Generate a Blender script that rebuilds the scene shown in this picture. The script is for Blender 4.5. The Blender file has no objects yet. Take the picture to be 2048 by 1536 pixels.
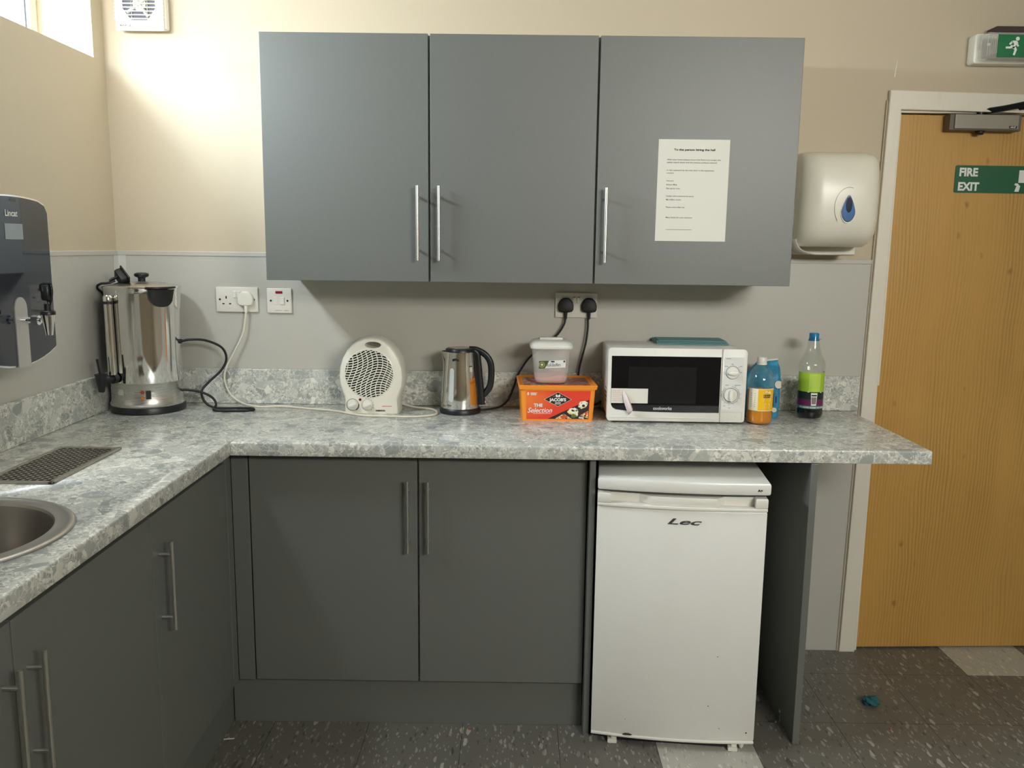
import bpy, bmesh, math, random
from mathutils import Vector, Matrix
random.seed(7)
C = bpy.context.scene.collection
S = bpy.context.scene
PI = math.pi

# ------------------------------------------------------------------ camera
cam = bpy.data.objects.new('camera', bpy.data.cameras.new('camera')); C.objects.link(cam)
cam.location = (1.3857, -2.9826, 1.4667)
cam.rotation_euler = (1.4118, -0.0121, 0.0044)
cam.data.sensor_width = 36; cam.data.lens = 36 * 1701.5 / 2048
cam.data.clip_start = 0.02
S.camera = cam
# ------------------------------------------------------------------ sky, exposure
S.view_settings.view_transform = 'Standard'; S.view_settings.look = 'None'
S.view_settings.gamma = 1; S.view_settings.exposure = 0.17
S.view_settings.use_curve_mapping = False
S.cycles.caustics_reflective = False; S.cycles.caustics_refractive = False
w = bpy.data.worlds.new('sky'); S.world = w; w.use_nodes = True
nt = w.node_tree; nt.nodes.clear()
tc = nt.nodes.new('ShaderNodeTexCoord'); sp = nt.nodes.new('ShaderNodeSeparateXYZ')
rp = nt.nodes.new('ShaderNodeValToRGB'); bg = nt.nodes.new('ShaderNodeBackground'); ow = nt.nodes.new('ShaderNodeOutputWorld')
nt.links.new(tc.outputs['Generated'], sp.inputs[0]); nt.links.new(sp.outputs['Z'], rp.inputs[0])
# bright high cloud on the window side (-X), a dimmer overcast elsewhere
rp.color_ramp.elements[0].position = 0.12; rp.color_ramp.elements[0].color = (.15, .18, .21, 1)
rp.color_ramp.elements[1].position = 0.68; rp.color_ramp.elements[1].color = (.80, .92, 1.06, 1)
sd = nt.nodes.new('ShaderNodeMapRange'); sd.inputs[1].default_value = -.15; sd.inputs[2].default_value = .15
nt.links.new(sp.outputs['X'], sd.inputs[0])
mxw = nt.nodes.new('ShaderNodeMix'); mxw.data_type = 'RGBA'; mxw.inputs[7].default_value = (1.08, 1.05, .97, 1)
nt.links.new(sd.outputs[0], mxw.inputs[0]); nt.links.new(rp.outputs[0], mxw.inputs[6])
nt.links.new(mxw.outputs[2], bg.inputs[0]); bg.inputs[1].default_value = 43.0
nt.links.new(bg.outputs[0], ow.inputs[0])

def portal(name, loc, rot, sx, sy):
    l = bpy.data.lights.new(name, 'AREA'); l.shape = 'RECTANGLE'; l.size = sx; l.size_y = sy
    l.cycles.is_portal = True
    o = bpy.data.objects.new(name, l); C.objects.link(o); o.location = loc; o.rotation_euler = rot
portal('window_portal', (-.26, -.72, 2.23), (0, -PI/2, 0), .36, 1.30)
portal('added_window_portal', (3.05, -3.96, 2.185), (PI/2, 0, 0), 1.5, .49)  # portal for the unseen window added behind the camera as fill

# daylight glaring in over the window board of the left window
al = bpy.data.lights.new('window_daylight', 'AREA'); al.shape = 'RECTANGLE'; al.size = .12; al.size_y = .70; al.energy = 18.5; al.color = (.82, .92, 1.0)
ao = bpy.data.objects.new('window_daylight', al); C.objects.link(ao); ao.location = (-.012, -.95, 2.135)
ao.rotation_euler = Vector((.86, .28, -.42)).to_track_quat('-Z', 'X').to_euler()

# ------------------------------------------------------------------ materials
def lin(r, g, b):
    f = lambda c: ((c/255+.055)/1.055)**2.4 if c/255 > .04045 else c/255/12.92
    return (f(r), f(g), f(b), 1)
def mat(name, col, rough=.5, metal=0, **k):
    m = bpy.data.materials.new(name); m.use_nodes = True
    b = m.node_tree.nodes['Principled BSDF']
    b.inputs['Base Color'].default_value = col; b.inputs['Roughness'].default_value = rough; b.inputs['Metallic'].default_value = metal
    for a, v in k.items(): b.inputs[a.replace('_', ' ')].default_value = v
    return m
class N:
    """small node builder on a principled material"""
    def __init__(s, m):
        s.m = m; s.t = m.node_tree; s.b = s.t.nodes['Principled BSDF']; s.co = s.t.nodes.new('ShaderNodeTexCoord').outputs['Object']
    def n(s, typ, **k):
        x = s.t.nodes.new(typ)
        for a, v in k.items():
            if a.startswith('i_'):
                key = a[2:]; key = int(key) if key.isdigit() else key.replace('_', ' ')
                if hasattr(v, 'is_output') or isinstance(v, bpy.types.NodeSocket): s.t.links.new(v, x.inputs[key])
                else: x.inputs[key].default_value = v
            else: setattr(x, a, v)
        return x
    def map(s, scale=(1,1,1), rot=(0,0,0), loc=(0,0,0), v=None):
        return s.n('ShaderNodeMapping', i_Vector=v or s.co, i_Scale=scale, i_Rotation=rot, i_Location=loc).outputs[0]
    def noise(s, v, scale, detail=3, rough=.5): return s.n('ShaderNodeTexNoise', i_Vector=v, i_Scale=scale, i_Detail=float(detail), i_Roughness=rough)
    def vor(s, v, scale, feature='F1', rnd=1.0): return s.n('ShaderNodeTexVoronoi', feature=feature, i_Vector=v, i_Scale=scale, i_Randomness=rnd)
    def math(s, op, a, b=0.0, c=0.0):
        return s.n('ShaderNodeMath', operation=op, i_0=a, i_1=b, i_2=c).outputs[0]
    def ramp(s, f, stops, interp='LINEAR'):
        x = s.n('ShaderNodeValToRGB', i_0=f); cr = x.color_ramp; cr.interpolation = interp
        while len(cr.elements) < len(stops): cr.elements.new(.5)
        for e, (p, c) in zip(cr.elements, stops): e.position = p; e.color = c if len(c) == 4 else (*c, 1)
        return x.outputs[0]
    def mix(s, f, a, b, mode='MIX'):
        x = s.n('ShaderNodeMix', data_type='RGBA', blend_type=mode)
        for k, v in ((0, f), (6, a), (7, b)):
            if isinstance(v, bpy.types.NodeSocket): s.t.links.new(v, x.inputs[k])
            else: x.inputs[k].default_value = v
        return x.outputs[2]
    def vmath(s, op, a, b): return s.n('ShaderNodeVectorMath', operation=op, i_0=a, i_1=b).outputs[0]
    def bump(s, h, strength=.2, dist=.001):
        x = s.n('ShaderNodeBump', i_Height=h, i_Strength=strength, i_Distance=dist); s.t.links.new(x.outputs[0], s.b.inputs['Normal'])
    def col(s, c): s.t.links.new(c, s.b.inputs['Base Color'])
    def rough(s, c): s.t.links.new(c, s.b.inputs['Roughness'])
g3 = lambda v: (v, v, v, 1)

def make_stone():
    m = mat('terrazzo_laminate', g3(.4), .27); k = N(m)
    nz = k.noise(k.co, 9, 3)
    v = k.vmath('ADD', k.co, k.vmath('MULTIPLY', k.vmath('SUBTRACT', nz.outputs['Color'], (.5, .5, .5)), (.035, .035, .035)))
    nz2 = k.noise(k.co, 45, 3)
    v2 = k.vmath('ADD', k.co, k.vmath('MULTIPLY', k.vmath('SUBTRACT', nz2.outputs['Color'], (.5, .5, .5)), (.022, .022, .022)))
    fine = k.vor(v2, 230); f = k.n('ShaderNodeSeparateColor', i_0=fine.outputs['Color']).outputs[0]
    c = k.ramp(f, [(0, lin(168,170,164)), (.3, lin(184,186,179)), (.62, lin(200,200,192)), (.9, lin(232,230,221))])
    def layer(c, vec, scale, th, off, stops, edge=.06, soft=1.0):
        vc = k.map(loc=off, v=vec)
        a = k.vor(vc, scale); e = k.vor(vc, scale, 'DISTANCE_TO_EDGE')
        s = k.n('ShaderNodeSeparateColor', i_0=a.outputs['Color'])
        msk = k.math('MULTIPLY', k.math('GREATER_THAN', s.outputs[0], th), k.math('GREATER_THAN', e.outputs['Distance'], edge))
        return k.mix(k.math('MULTIPLY', msk, soft), c, k.ramp(s.outputs[1], stops))
    st = [(0, lin(152,156,152)), (.4, lin(182,184,178)), (.75, lin(202,202,195)), (1, lin(226,224,214))]
    c = layer(c, v2, 120, .45, (1, 2, 3), [(0, lin(160,163,158)), (.35, lin(186,188,181)), (.7, lin(206,206,198)), (1, lin(240,238,228))], .03)
    c = layer(c, v2, 62, .66, (0, 0, 0), [(0, lin(158,162,158)), (.35, lin(184,186,180)), (.7, lin(204,204,196)), (1, lin(238,236,226))], .03)
    c = layer(c, v, 30, .70, (3.1, 1.2, 5), st, .06)
    c = layer(c, v, 17, .80, (7.3, 4.4, 2), [(0, lin(146,151,149)), (.5, lin(172,175,171)), (1, lin(206,207,200))], .10, .85)
    e = k.vor(v2, 55, 'DISTANCE_TO_EDGE')
    vein = k.math('MULTIPLY', k.math('LESS_THAN', e.outputs['Distance'], .05), k.math('GREATER_THAN', k.noise(k.co, 14).outputs[0], .48))
    c = k.mix(k.math('MULTIPLY', vein, .5), c, lin(234, 233, 225))
    dk = k.vor(k.map(loc=(2, 9, 4), v=v2), 90); ds = k.n('ShaderNodeSeparateColor', i_0=dk.outputs['Color']).outputs[2]
    msk = k.math('MULTIPLY', k.math('GREATER_THAN', ds, .9), k.math('LESS_THAN', dk.outputs['Distance'], .25))
    c = k.mix(k.math('MULTIPLY', msk, .55), c, lin(120, 122, 118))
    k.col(c); return m
STONE = make_stone()

def make_wall(name, a, b):
    m = mat(name, a, .6); k = N(m)
    n1 = k.noise(k.co, 2.5, 4); k.col(k.mix(k.math('MULTIPLY', n1.outputs[0], .5), a, b))
    k.bump(k.math('ADD', k.noise(k.co, 35, 5).outputs[0], k.math('MULTIPLY', k.noise(k.co, 6, 3).outputs[0], 2.0)), .22, .0025); return m
CREAM = make_wall('cream_painted_plaster', lin(198, 184, 160), lin(193, 178, 152))
DADO = make_wall('grey_dado_panel', lin(192, 189, 180), lin(188, 186, 178))
N(DADO).b.inputs['Roughness'].default_value = .42
WHITEP = mat('white_gloss_paint', lin(226, 219, 204), .35)
k = N(WHITEP); k.col(k.mix(k.ramp(k.noise(k.map((1, 1, .2)), 30, 4).outputs[0], [(.62, g3(0)), (.8, g3(.5))]), lin(228, 221, 206), lin(212, 204, 188)))
CAB = mat('slate_grey_cabinet', lin(108, 112, 112), .42)
k = N(CAB); k.col(k.mix(k.noise(k.map((6, 6, 1)), 40, 3).outputs[0], lin(105, 107, 103), lin(109, 111, 107)))
CARC = mat('pale_carcass_edge', lin(200, 203, 200), .5)
DARKIN = mat('dark_inside', lin(40, 42, 48), .7)

def make_floor(name, base, chips):
    m = mat(name, base, .38); k = N(m)
    nz = k.noise(k.co, 25, 2)
    v = k.vmath('ADD', k.co, k.vmath('MULTIPLY', k.vmath('SUBTRACT', nz.outputs['Color'], (.5, .5, .5)), (.02, .02, 0)))
    c = k.mix(k.noise(k.co, 12, 4).outputs[0], base, tuple(x*.8 for x in base[:3]) + (1,))
    for off, sc, th, cc, r in ((0, 85, .66, chips[0], .30), (5, 105, .6, chips[1], .3), (9, 70, .72, chips[2], .3), (13, 150, .55, chips[0], .3), (17, 60, .86, chips[3], .30), (21, 55, .9, chips[1], .28)):
        vv = k.map(scale=(1, .30, 1), rot=(0, 0, .2 if off % 2 else -.15), loc=(off, off*.7, 0), v=v)
        a = k.vor(vv, sc); s = k.n('ShaderNodeSeparateColor', i_0=a.outputs['Color'])
        msk = k.math('MULTIPLY', k.math('GREATER_THAN', s.outputs[0], th), k.math('LESS_THAN', a.outputs['Distance'], k.math('MULTIPLY', s.outputs[1], r*1.4)))
        c = k.mix(k.math('MULTIPLY', msk, .75), c, cc)
    k.col(c); k.rough(k.ramp(k.noise(k.co, 5, 5).outputs[0], [(.3, g3(.28)), (.7, g3(.5))]))
    return m
FLD = make_floor('dark_fleck_vinyl', lin(110, 107, 99), (lin(158, 154, 146), lin(70, 66, 62), lin(134, 130, 122), lin(180, 176, 168)))
FLL = make_floor('pale_fleck_vinyl', lin(186, 184, 174), (lin(212, 210, 202), lin(150, 148, 140), lin(168, 165, 156), lin(225, 222, 214)))
GROUT = mat('dark_seam', lin(38, 36, 34), .8)

def make_wood():
    m = mat('yellow_pine_door', lin(186, 148, 86), .42); k = N(m)
    nz = k.noise(k.map((1, 1, .35)), 3.2, 3)
    v = k.vmath('ADD', k.co, k.vmath('MULTIPLY', nz.outputs['Color'], (.09, 0, 0)))
    wv = k.n('ShaderNodeTexWave', i_Vector=k.map((1, 1, .02), v=v), i_Scale=26.0, i_Distortion=2.2, i_Detail=2.0, i_Detail_Scale=1.5).outputs['Fac']
    wv = k.math('MULTIPLY', k.ramp(wv, [(.55, g3(0)), (.95, g3(1))]), k.ramp(k.noise(k.map((3, 3, .35)), 2.5, 3).outputs[0], [(.35, g3(0)), (.62, g3(1))]))
    c = k.mix(k.noise(k.map((1, 1, .2)), 5, 3).outputs[0], lin(204, 160, 86), lin(194, 147, 72))
    c = k.mix(k.math('MULTIPLY', wv, .55), c, lin(146, 106, 48))
    fib = k.ramp(k.noise(k.map((90, 90, 3)), 4, 3).outputs[0], [(.45, g3(0)), (.7, g3(1))])
    c = k.mix(k.math('MULTIPLY', fib, .14), c, lin(150, 106, 48))
    kv = k.map((1, 0, .55), loc=(.3, 0, .2), v=k.vmath('ADD', k.co, k.vmath('MULTIPLY', k.noise(k.co, 30, 2).outputs['Color'], (.02, .02, .03))))
    kn = k.vor(kv, 15); ks = k.n('ShaderNodeSeparateColor', i_0=kn.outputs['Color'])
    msk = k.math('MULTIPLY', k.math('GREATER_THAN', ks.outputs[0], .45), k.ramp(kn.outputs['Distance'], [(.04, g3(1)), (.15, g3(0))]))
    c = k.mix(k.math('MULTIPLY', msk, .75), c, lin(142, 96, 34))
    k.col(c); k.bump(wv, .15, .001); return m
WOOD = make_wood()
STEEL = mat('polished_steel', (.78, .77, .75, 1), .09, 1)
k = N(STEEL); k.bump(k.noise(k.map((1, 1, .3)), 9, 2).outputs[0], .25, .004)
BRUSH = mat('brushed_steel', (.62, .60, .57, 1), .3, 1)
k = N(BRUSH); k.rough(k.ramp(k.noise(k.map((1, 1, 60)), 8, 2).outputs[0], [(.3, g3(.22)), (.7, g3(.38))]))
SATIN = mat('satin_steel', (.50, .47, .43, 1), .36, 1)
GREYST = mat('grey_steel_tongue', (.62, .60, .58, 1), .45, .6)
CHROME = mat('chrome', (.85, .85, .85, 1), .06, 1)
HANDLE = mat('brushed_nickel_handle', (.76, .75, .72, 1), .30, 1)
BLACK = mat('black_plastic', lin(26, 27, 30), .38)
SOFTBLK = mat('matt_black_rubber', lin(16, 16, 18), .5)
BLKGLASS = mat('glossy_black_glass', lin(8, 10, 16), .05, Specular_IOR_Level=.6)
BLKPANEL = mat('black_boiler_glass', lin(30, 36, 50), .04, Specular_IOR_Level=.9)
WHITE = mat('white_enamel', lin(232, 232, 228), .28)
k = N(WHITE); k.col(k.mix(k.ramp(k.noise(k.co, 3, 5).outputs[0], [(.5, g3(0)), (.8, g3(.5))]), lin(234, 234, 230), lin(222, 219, 208)))
WPLAST = mat('white_plastic', lin(232, 230, 222), .35)
WSOCK = mat('white_socket_plastic', lin(228, 222, 212), .3)
IVORY = mat('ivory_plastic', lin(236, 232, 218), .3)
GREYPL = mat('grey_plastic', lin(176, 172, 164), .45)
DIAL = mat('pale_grey_dial', lin(226, 226, 224), .35)
INK = mat('black_ink', lin(24, 24, 24), .6)
GREYINK = mat('grey_ink', lin(96, 96, 96), .6)
REDINK = mat('red_ink', lin(205, 90, 80), .6)
WINK = mat('white_ink', lin(240, 240, 236), .5)
PAPER = mat('white_paper', lin(228, 226, 216), .7)
RED = mat('red_neon', lin(140, 18, 34), .3)
GREEN = mat('safety_green', lin(0, 112, 62), .35)
GREENL = mat('sign_green', lin(22, 92, 60), .4)
ORANGE = mat('orange_tub_plastic', lin(250, 152, 44), .35)
REDLBL = mat('red_orange_label', lin(236, 74, 44), .35)
k = N(REDLBL); gr = k.n('ShaderNodeTexGradient', gradient_type='SPHERICAL', i_Vector=k.map((7, 0, 13), loc=(.16, 0, -.95)))
k.col(k.mix(gr.outputs['Fac'], lin(232, 66, 42), lin(248, 142, 56)))
BROWNBLK = mat('dark_brown_print', lin(40, 24, 26), .4)
CRACKER = mat('cracker_print', lin(238, 206, 138), .5)
k = N(CRACKER); k.col(k.ramp(k.noise(k.co, 160, 3).outputs[0], [(.35, lin(210, 140, 70)), (.5, lin(240, 214, 150)), (.66, lin(250, 240, 205))]))
TOPPING = mat('tomato_print', lin(214, 84, 48), .5); OLIVE = mat('olive_print', lin(44, 26, 26), .5)
HERB = mat('herb_print', lin(86, 122, 52), .5); CREAMP = mat('cream_print', lin(250, 244, 220), .5)
LIDPRT = mat('red_lid_print', lin(170, 62, 50), .4)
k = N(LIDPRT); k.col(k.ramp(k.noise(k.map((10, 30, 1)), 2.5, 4).outputs[0], [(.42, lin(178, 60, 50)), (.5, lin(120, 44, 36)), (.56, lin(232, 210, 190)), (.6, lin(70, 40, 34))]))
FROST = mat('frosted_plastic', lin(232, 230, 224), .35, Alpha=.27)
PINK = mat('pink_powder', lin(252, 196, 186), .9)
CLEAR = mat('clear_bottle', (.95, .97, .95, 1), .06, Transmission_Weight=1.0, IOR=1.06)
k = N(CLEAR); tr = k.n('ShaderNodeBsdfTransparent', i_0=(.93, .95, .93, 1)); mx = k.n('ShaderNodeMixShader', i_0=k.math('ADD', .015, k.math('MULTIPLY', k.n('ShaderNodeLayerWeight', i_0=.12).outputs['Facing'], .8)))
gl = k.n('ShaderNodeBsdfGlossy', i_0=(1, 1, 1, 1), i_1=.08)
k.t.links.new(tr.outputs[0], mx.inputs[1]); k.t.links.new(gl.outputs[0], mx.inputs[2])
k.t.links.new(mx.outputs[0], k.t.nodes['Material Output'].inputs[0])
PANE = mat('window_glass', (1, 1, 1, 1), .02)
k = N(PANE); tr = k.n('ShaderNodeBsdfTransparent', i_0=(.97, .98, .98, 1)); gl = k.n('ShaderNodeBsdfGlossy', i_0=(1, 1, 1, 1), i_1=.02)
mx = k.n('ShaderNodeMixShader', i_0=k.math('ADD', .04, k.math('MULTIPLY', k.math('POWER', k.n('ShaderNodeLayerWeight', i_0=.5).outputs['Facing'], 4.0), .4)))
k.t.links.new(tr.outputs[0], mx.inputs[1]); k.t.links.new(gl.outputs[0], mx.inputs[2]); k.t.links.new(mx.outputs[0], k.t.nodes['Material Output'].inputs[0])
ORJ = mat('orange_squash_liquid', lin(222, 138, 16), .15, Subsurface_Weight=.0)
DKJ = mat('blackcurrant_liquid', lin(14, 10, 24), .12)
YEL = mat('yellow_label', lin(246, 190, 20), .4)
LIME = mat('lime_label', lin(164, 200, 60), .4); LIME2 = mat('pale_lime_label', lin(188, 216, 92), .4)
DKGRN = mat('dark_green_label', lin(24, 44, 36), .4); PURPLE = mat('purple_label', lin(104, 34, 84), .4); TEALB = mat('teal_label', lin(84, 140, 140), .4)
BLUECAP = mat('blue_cap', lin(22, 132, 190), .35)
BLUEBAG = mat('blue_paper_bag', lin(44, 134, 172), .5)
k = N(BLUEBAG); k.bump(k.noise(k.co, 40, 3).outputs[0], .7, .006); k.col(k.mix(k.ramp(k.noise(k.co, 30, 2).outputs[0], [(.5, g3(0)), (.7, g3(1))]), lin(40, 128, 168), lin(66, 154, 188)))
NAVY = mat('navy_print', lin(20, 50, 110), .4)
TEAL = mat('teal_cloth', lin(112, 158, 160), .9)
k = N(TEAL); k.bump(k.noise(k.co, 900, 2).outputs[0], .4, .001)
TEALG = mat('teal_tissue', lin(40, 98, 106), .85)
DROPB = mat('blue_drop', lin(48, 104, 168), .15); DROPD = mat('dark_blue_drop', lin(22, 44, 74), .1); DROPN = mat('navy_drop_rim', lin(10, 28, 66), .2)
LENS = mat('clear_prismatic_cover', lin(235, 234, 224), .12, Alpha=.35)
CLOSER = mat('grey_closer_body', lin(150, 144, 132), .4, .3)
CLOSERS = mat('dark_grey_closer_side', lin(104, 98, 88), .5, .2)
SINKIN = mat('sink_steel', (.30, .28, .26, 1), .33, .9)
BRONZE = mat('brown_board', lin(58, 36, 36), .6)
HOLE = mat('dark_hole', lin(10, 10, 10), .9)
COPPER = mat('copper_glow_plastic', lin(226, 120, 60), .3)

# ------------------------------------------------------------------ mesh helpers
def bmn(): return bmesh.new()
def box(bm, x0, x1, y0, y1, z0, z1, bev=0, mi=0, seg=2, edges=None):
    r = bmesh.ops.create_cube(bm, size=1)
    vs = r['verts']
    for v in vs: v.co = Vector(((x0+x1)/2 + v.co.x*(x1-x0), (y0+y1)/2 + v.co.y*(y1-y0), (z0+z1)/2 + v.co.z*(z1-z0)))
    fs = list({f for v in vs for f in v.link_faces})
    for f in fs: f.material_index = mi
    if bev:
        es = list({e for v in vs for e in v.link_edges})
        if edges: es = [e for e in es if edges(e)]
        bmesh.ops.bevel(bm, geom=es, offset=bev, segments=seg, affect='EDGES', profile=.5)
    return vs
def lathe(bm, prof, cx=0, cy=0, seg=48, mi=0, cap=True, ang=None, rfun=None):
    rings = []
    n = seg if ang is None else seg+1
    for r, z in prof:
        ring = []
        for i in range(n):
            a = 2*PI*i/seg if ang is None else ang[0] + (ang[1]-ang[0])*i/seg
            rr = r if rfun is None else rfun(r, a, z)
            ring.append(bm.verts.new((cx + rr*math.cos(a), cy + rr*math.sin(a), z)))
        rings.append(ring)
    for a, b in zip(rings, rings[1:]):
        for i in range(n if ang is None else n-1):
            j = (i+1) % n
            f = bm.faces.new((a[i], a[j], b[j], b[i])); f.material_index = mi; f.smooth = True
    if cap and ang is None:
        for ring, rev in ((rings[0], True), (rings[-1], False)):
            f = bm.faces.new(ring[::-1] if rev else ring); f.material_index = mi
    return rings
def cyl(bm, p, q, r, seg=20, mi=0, r2=None):
    p = Vector(p); q = Vector(q); d = (q-p).normalized(); a = d.orthogonal().normalized(); b = d.cross(a)
    r2 = r if r2 is None else r2
    A = [bm.verts.new(p + (a*math.cos(t)+b*math.sin(t))*r) for t in [2*PI*i/seg for i in range(seg)]]
    B = [bm.verts.new(q + (a*math.cos(t)+b*math.sin(t))*r2) for t in [2*PI*i/seg for i in range(seg)]]
    for i in range(seg):
        f = bm.faces.new((A[i], A[(i+1) % seg], B[(i+1) % seg], B[i])); f.smooth = True; f.material_index = mi
    bm.faces.new(A[::-1]).material_index = mi; bm.faces.new(B).material_index = mi
def spline(pts, n=10):
    P = [Vector(p) for p in pts]; P = [2*P[0]-P[1]] + P + [2*P[-1]-P[-2]]; out = []
    for i in range(1, len(P)-2):
        a, b, c, d = P[i-1:i+3]
        for k_ in range(n):
            t = k_/n; out.append(.5*((2*b) + (c-a)*t + (2*a-5*b+4*c-d)*t*t + (3*b-a-3*c+d)*t**3))
    out.append(P[-2]); return out
def tube(bm, pts, r, seg=10, n=10, mi=0, smooth=True, sect=None):
    P = spline(pts, n) if smooth else [Vector(p) for p in pts]
    up = None; rings = []
    for i, p in enumerate(P):
        d = (P[min(i+1, len(P)-1)] - P[max(i-1, 0)]).normalized()
        if up is None: up = d.orthogonal().normalized()
        else: up = (up - d*up.dot(d)).normalized()
        s = d.cross(up); rr = r(i/(len(P)-1)) if callable(r) else r
        if sect: rings.append([bm.verts.new(p + up*u*rr + s*w_*rr) for u, w_ in sect])
        else: rings.append([bm.verts.new(p + (up*math.cos(t)+s*math.sin(t))*rr) for t in [2*PI*k_/seg for k_ in range(seg)]])
    n_ = len(rings[0])
    for a, b in zip(rings, rings[1:]):
        for i in range(n_):
            f = bm.faces.new((a[i], a[(i+1) % n_], b[(i+1) % n_], b[i])); f.smooth = True; f.material_index = mi
    bm.faces.new(rings[0][::-1]).material_index = mi; bm.faces.new(rings[-1]).material_index = mi
def prism(bm, poly, axis, a, b, mi=0, bev=0):
    """poly of 2D points extruded along axis from a to b. axis Y: (x,z); X: (y,z); Z: (x,y)"""
    def P(u, v, t): return {'Y': (u, t, v), 'X': (t, u, v), 'Z': (u, v, t)}[axis]
    A = [bm.verts.new(P(u, v, a)) for u, v in poly]; B = [bm.verts.new(P(u, v, b)) for u, v in poly]
    n = len(poly); fs = [bm.faces.new(A), bm.faces.new(B[::-1])]
    for i in range(n): fs.append(bm.faces.new((A[i], B[i], B[(i+1) % n], A[(i+1) % n])))
    for f in fs: f.material_index = mi
    bmesh.ops.recalc_face_normals(bm, faces=fs)
    if bev:
        es = list(fs[1].edges) + list(fs[0].edges)
        bmesh.ops.bevel(bm, geom=es, offset=bev, segments=2, affect='EDGES', profile=.5)
def quad(bm, pts, mi=0):
    f = bm.faces.new([bm.verts.new(p) for p in pts]); f.material_index = mi; return f
def rrect(x0, x1, z0, z1, r, n=5):
    o = []
    rs = r if isinstance(r, (list, tuple)) else [r]*4   # tr, tl, bl, br
    for (cx, cz, a0), rr in zip(((x1, z1, 0), (x0, z1, PI/2), (x0, z0, PI), (x1, z0, 1.5*PI)), rs):
        sx = -1 if cx == x1 else 1; sz = -1 if cz == z1 else 1
        for i in range(n+1):
            a = a0 + PI/2*i/n; o.append((cx + sx*rr + rr*math.cos(a), cz + sz*rr + rr*math.sin(a)))
    return o
def ell(cx, cz, rx, rz, n=24, rot=0): return [(cx+rx*math.cos(t)*math.cos(rot)-rz*math.sin(t)*math.sin(rot), cz+rx*math.cos(t)*math.sin(rot)+rz*math.sin(t)*math.cos(rot)) for t in [2*PI*i/n for i in range(n)]]
def obj(name, bm, m, parent=None, smooth=None, label=None):
    me = bpy.data.meshes.new(name)
    bmesh.ops.recalc_face_normals(bm, faces=bm.faces[:]) if len(bm.faces) < 20000 else None
    bm.to_mesh(me); bm.free()
    for mm in (m if isinstance(m, (list, tuple)) else [m]): me.materials.append(mm)
    o = bpy.data.objects.new(name, me); C.objects.link(o)
    if smooth is not None:
        me.polygons.foreach_set('use_smooth', [True]*len(me.polygons)); me.set_sharp_from_angle(angle=math.radians(smooth))
    elif any(p.use_smooth for p in me.polygons):
        sm_ = [p.use_smooth for p in me.polygons]; me.set_sharp_from_angle(angle=math.radians(50)); me.polygons.foreach_set('use_smooth', sm_)
    if parent: o.parent = parent
    if label: o['label'] = label
    return o
def tag(o, label, cat, group=None, kind=None):
    if kind: o['kind'] = kind
    if label: o['label'] = label
    if cat: o['category'] = cat
    if group: o['group'] = group
    return o
def thing(name, label, cat, loc=(0, 0, 0), rz=0, group=None):
    o = bpy.data.objects.new(name, None); C.objects.link(o); o.empty_display_size = .02
    o.location = loc; o.rotation_euler = (0, 0, rz); return tag(o, label, cat, group)
def struct(name, bm, m, smooth=None, label=None):
    o = obj(name, bm, m, None, smooth); o['kind'] = 'structure'
    if label: o['label'] = label
    return o
def textmesh(body, size, bold=0.0, shear=0.0, align='LEFT', sx=1.0, spacing=1.0):
    cu = bpy.data.curves.new('lettering', 'FONT'); cu.body = body; cu.size = size; cu.align_x = align; cu.offset = bold; cu.shear = shear
    cu.space_character = spacing; cu.resolution_u = 3
    to = bpy.data.objects.new('lettering', cu); C.objects.link(to)
    bpy.context.view_layer.update()
    me = bpy.data.meshes.new_from_object(to.evaluated_get(bpy.context.evaluated_depsgraph_get()))
    bpy.data.objects.remove(to); bpy.data.curves.remove(cu)
    for v in me.vertices: v.co.x *= sx
    return me
def addtext(bm, body, size, f, mi=0, **k):
    """f maps text (u,v) to a point"""
    me = textmesh(body, size, **k); vs = [bm.verts.new(f(v.co.x, v.co.y)) for v in me.vertices]
    for p in me.polygons:
        try: fc = bm.faces.new([vs[i] for i in p.vertices]); fc.material_index = mi
        except ValueError: pass
    bpy.data.meshes.remove(me)

# ------------------------------------------------------------------ the room
XR, YF, ZC = 4.1, -3.8, 2.5
bm = bmn()
x0, dx, y0, dy = .655, .2925, -.183, .316
nx0, nx1, ny0, ny1 = -3, 13, -15, 2
for i in range(nx0, nx1):
    for j in range(ny0, ny1):
        ax, ay = x0 + i*dx, y0 + j*dy
        light = (i, j) in ((4, -2), (8, 0), (6, -6), (2, -8))
        gq = .0007
        quad(bm, [(ax+gq, ay+gq, 0), (ax+dx-gq, ay+gq, 0), (ax+dx-gq, ay+dy-gq, 0), (ax+gq, ay+dy-gq, 0)], 1 if light else 0)
quad(bm, [(x0+nx0*dx, y0+ny0*dy, -.0006), (x0+nx1*dx, y0+ny0*dy, -.0006), (x0+nx1*dx, y0+ny1*dy, -.0006), (x0+nx0*dx, y0+ny1*dy, -.0006)], 2)
struct('floor', bm, [FLD, FLL, GROUT])
DX0, DX1, DZ = 2.661, 3.44, 1.945      # door opening
bm = bmn()
box(bm, DX0, DX1, .10, .14, -.02, DZ); box(bm, -.25, DX0, 0, .14, -.02, ZC); box(bm, DX0, DX1, 0, .14, DZ, ZC); box(bm, DX1, XR+.15, 0, .14, -.02, ZC)  # first box: unseen panel added behind the door to block a light leak
struct('wall_back', bm, CREAM)
WY0, WY1, WZ0, WZ1 = -1.36, -.078, 2.063, 2.40
bm = bmn()
box(bm, -.25, 0, YF, 0, -.02, WZ0); box(bm, -.25, 0, YF, 0, WZ1, ZC); box(bm, -.25, 0, WY1, 0, WZ0, WZ1); box(bm, -.25, 0, YF, WY0, WZ0, WZ1)
struct('wall_left', bm, CREAM)
bm = bmn(); box(bm, XR, XR+.15, YF, 0, -.02, ZC); struct('wall_right', bm, CREAM)
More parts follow.
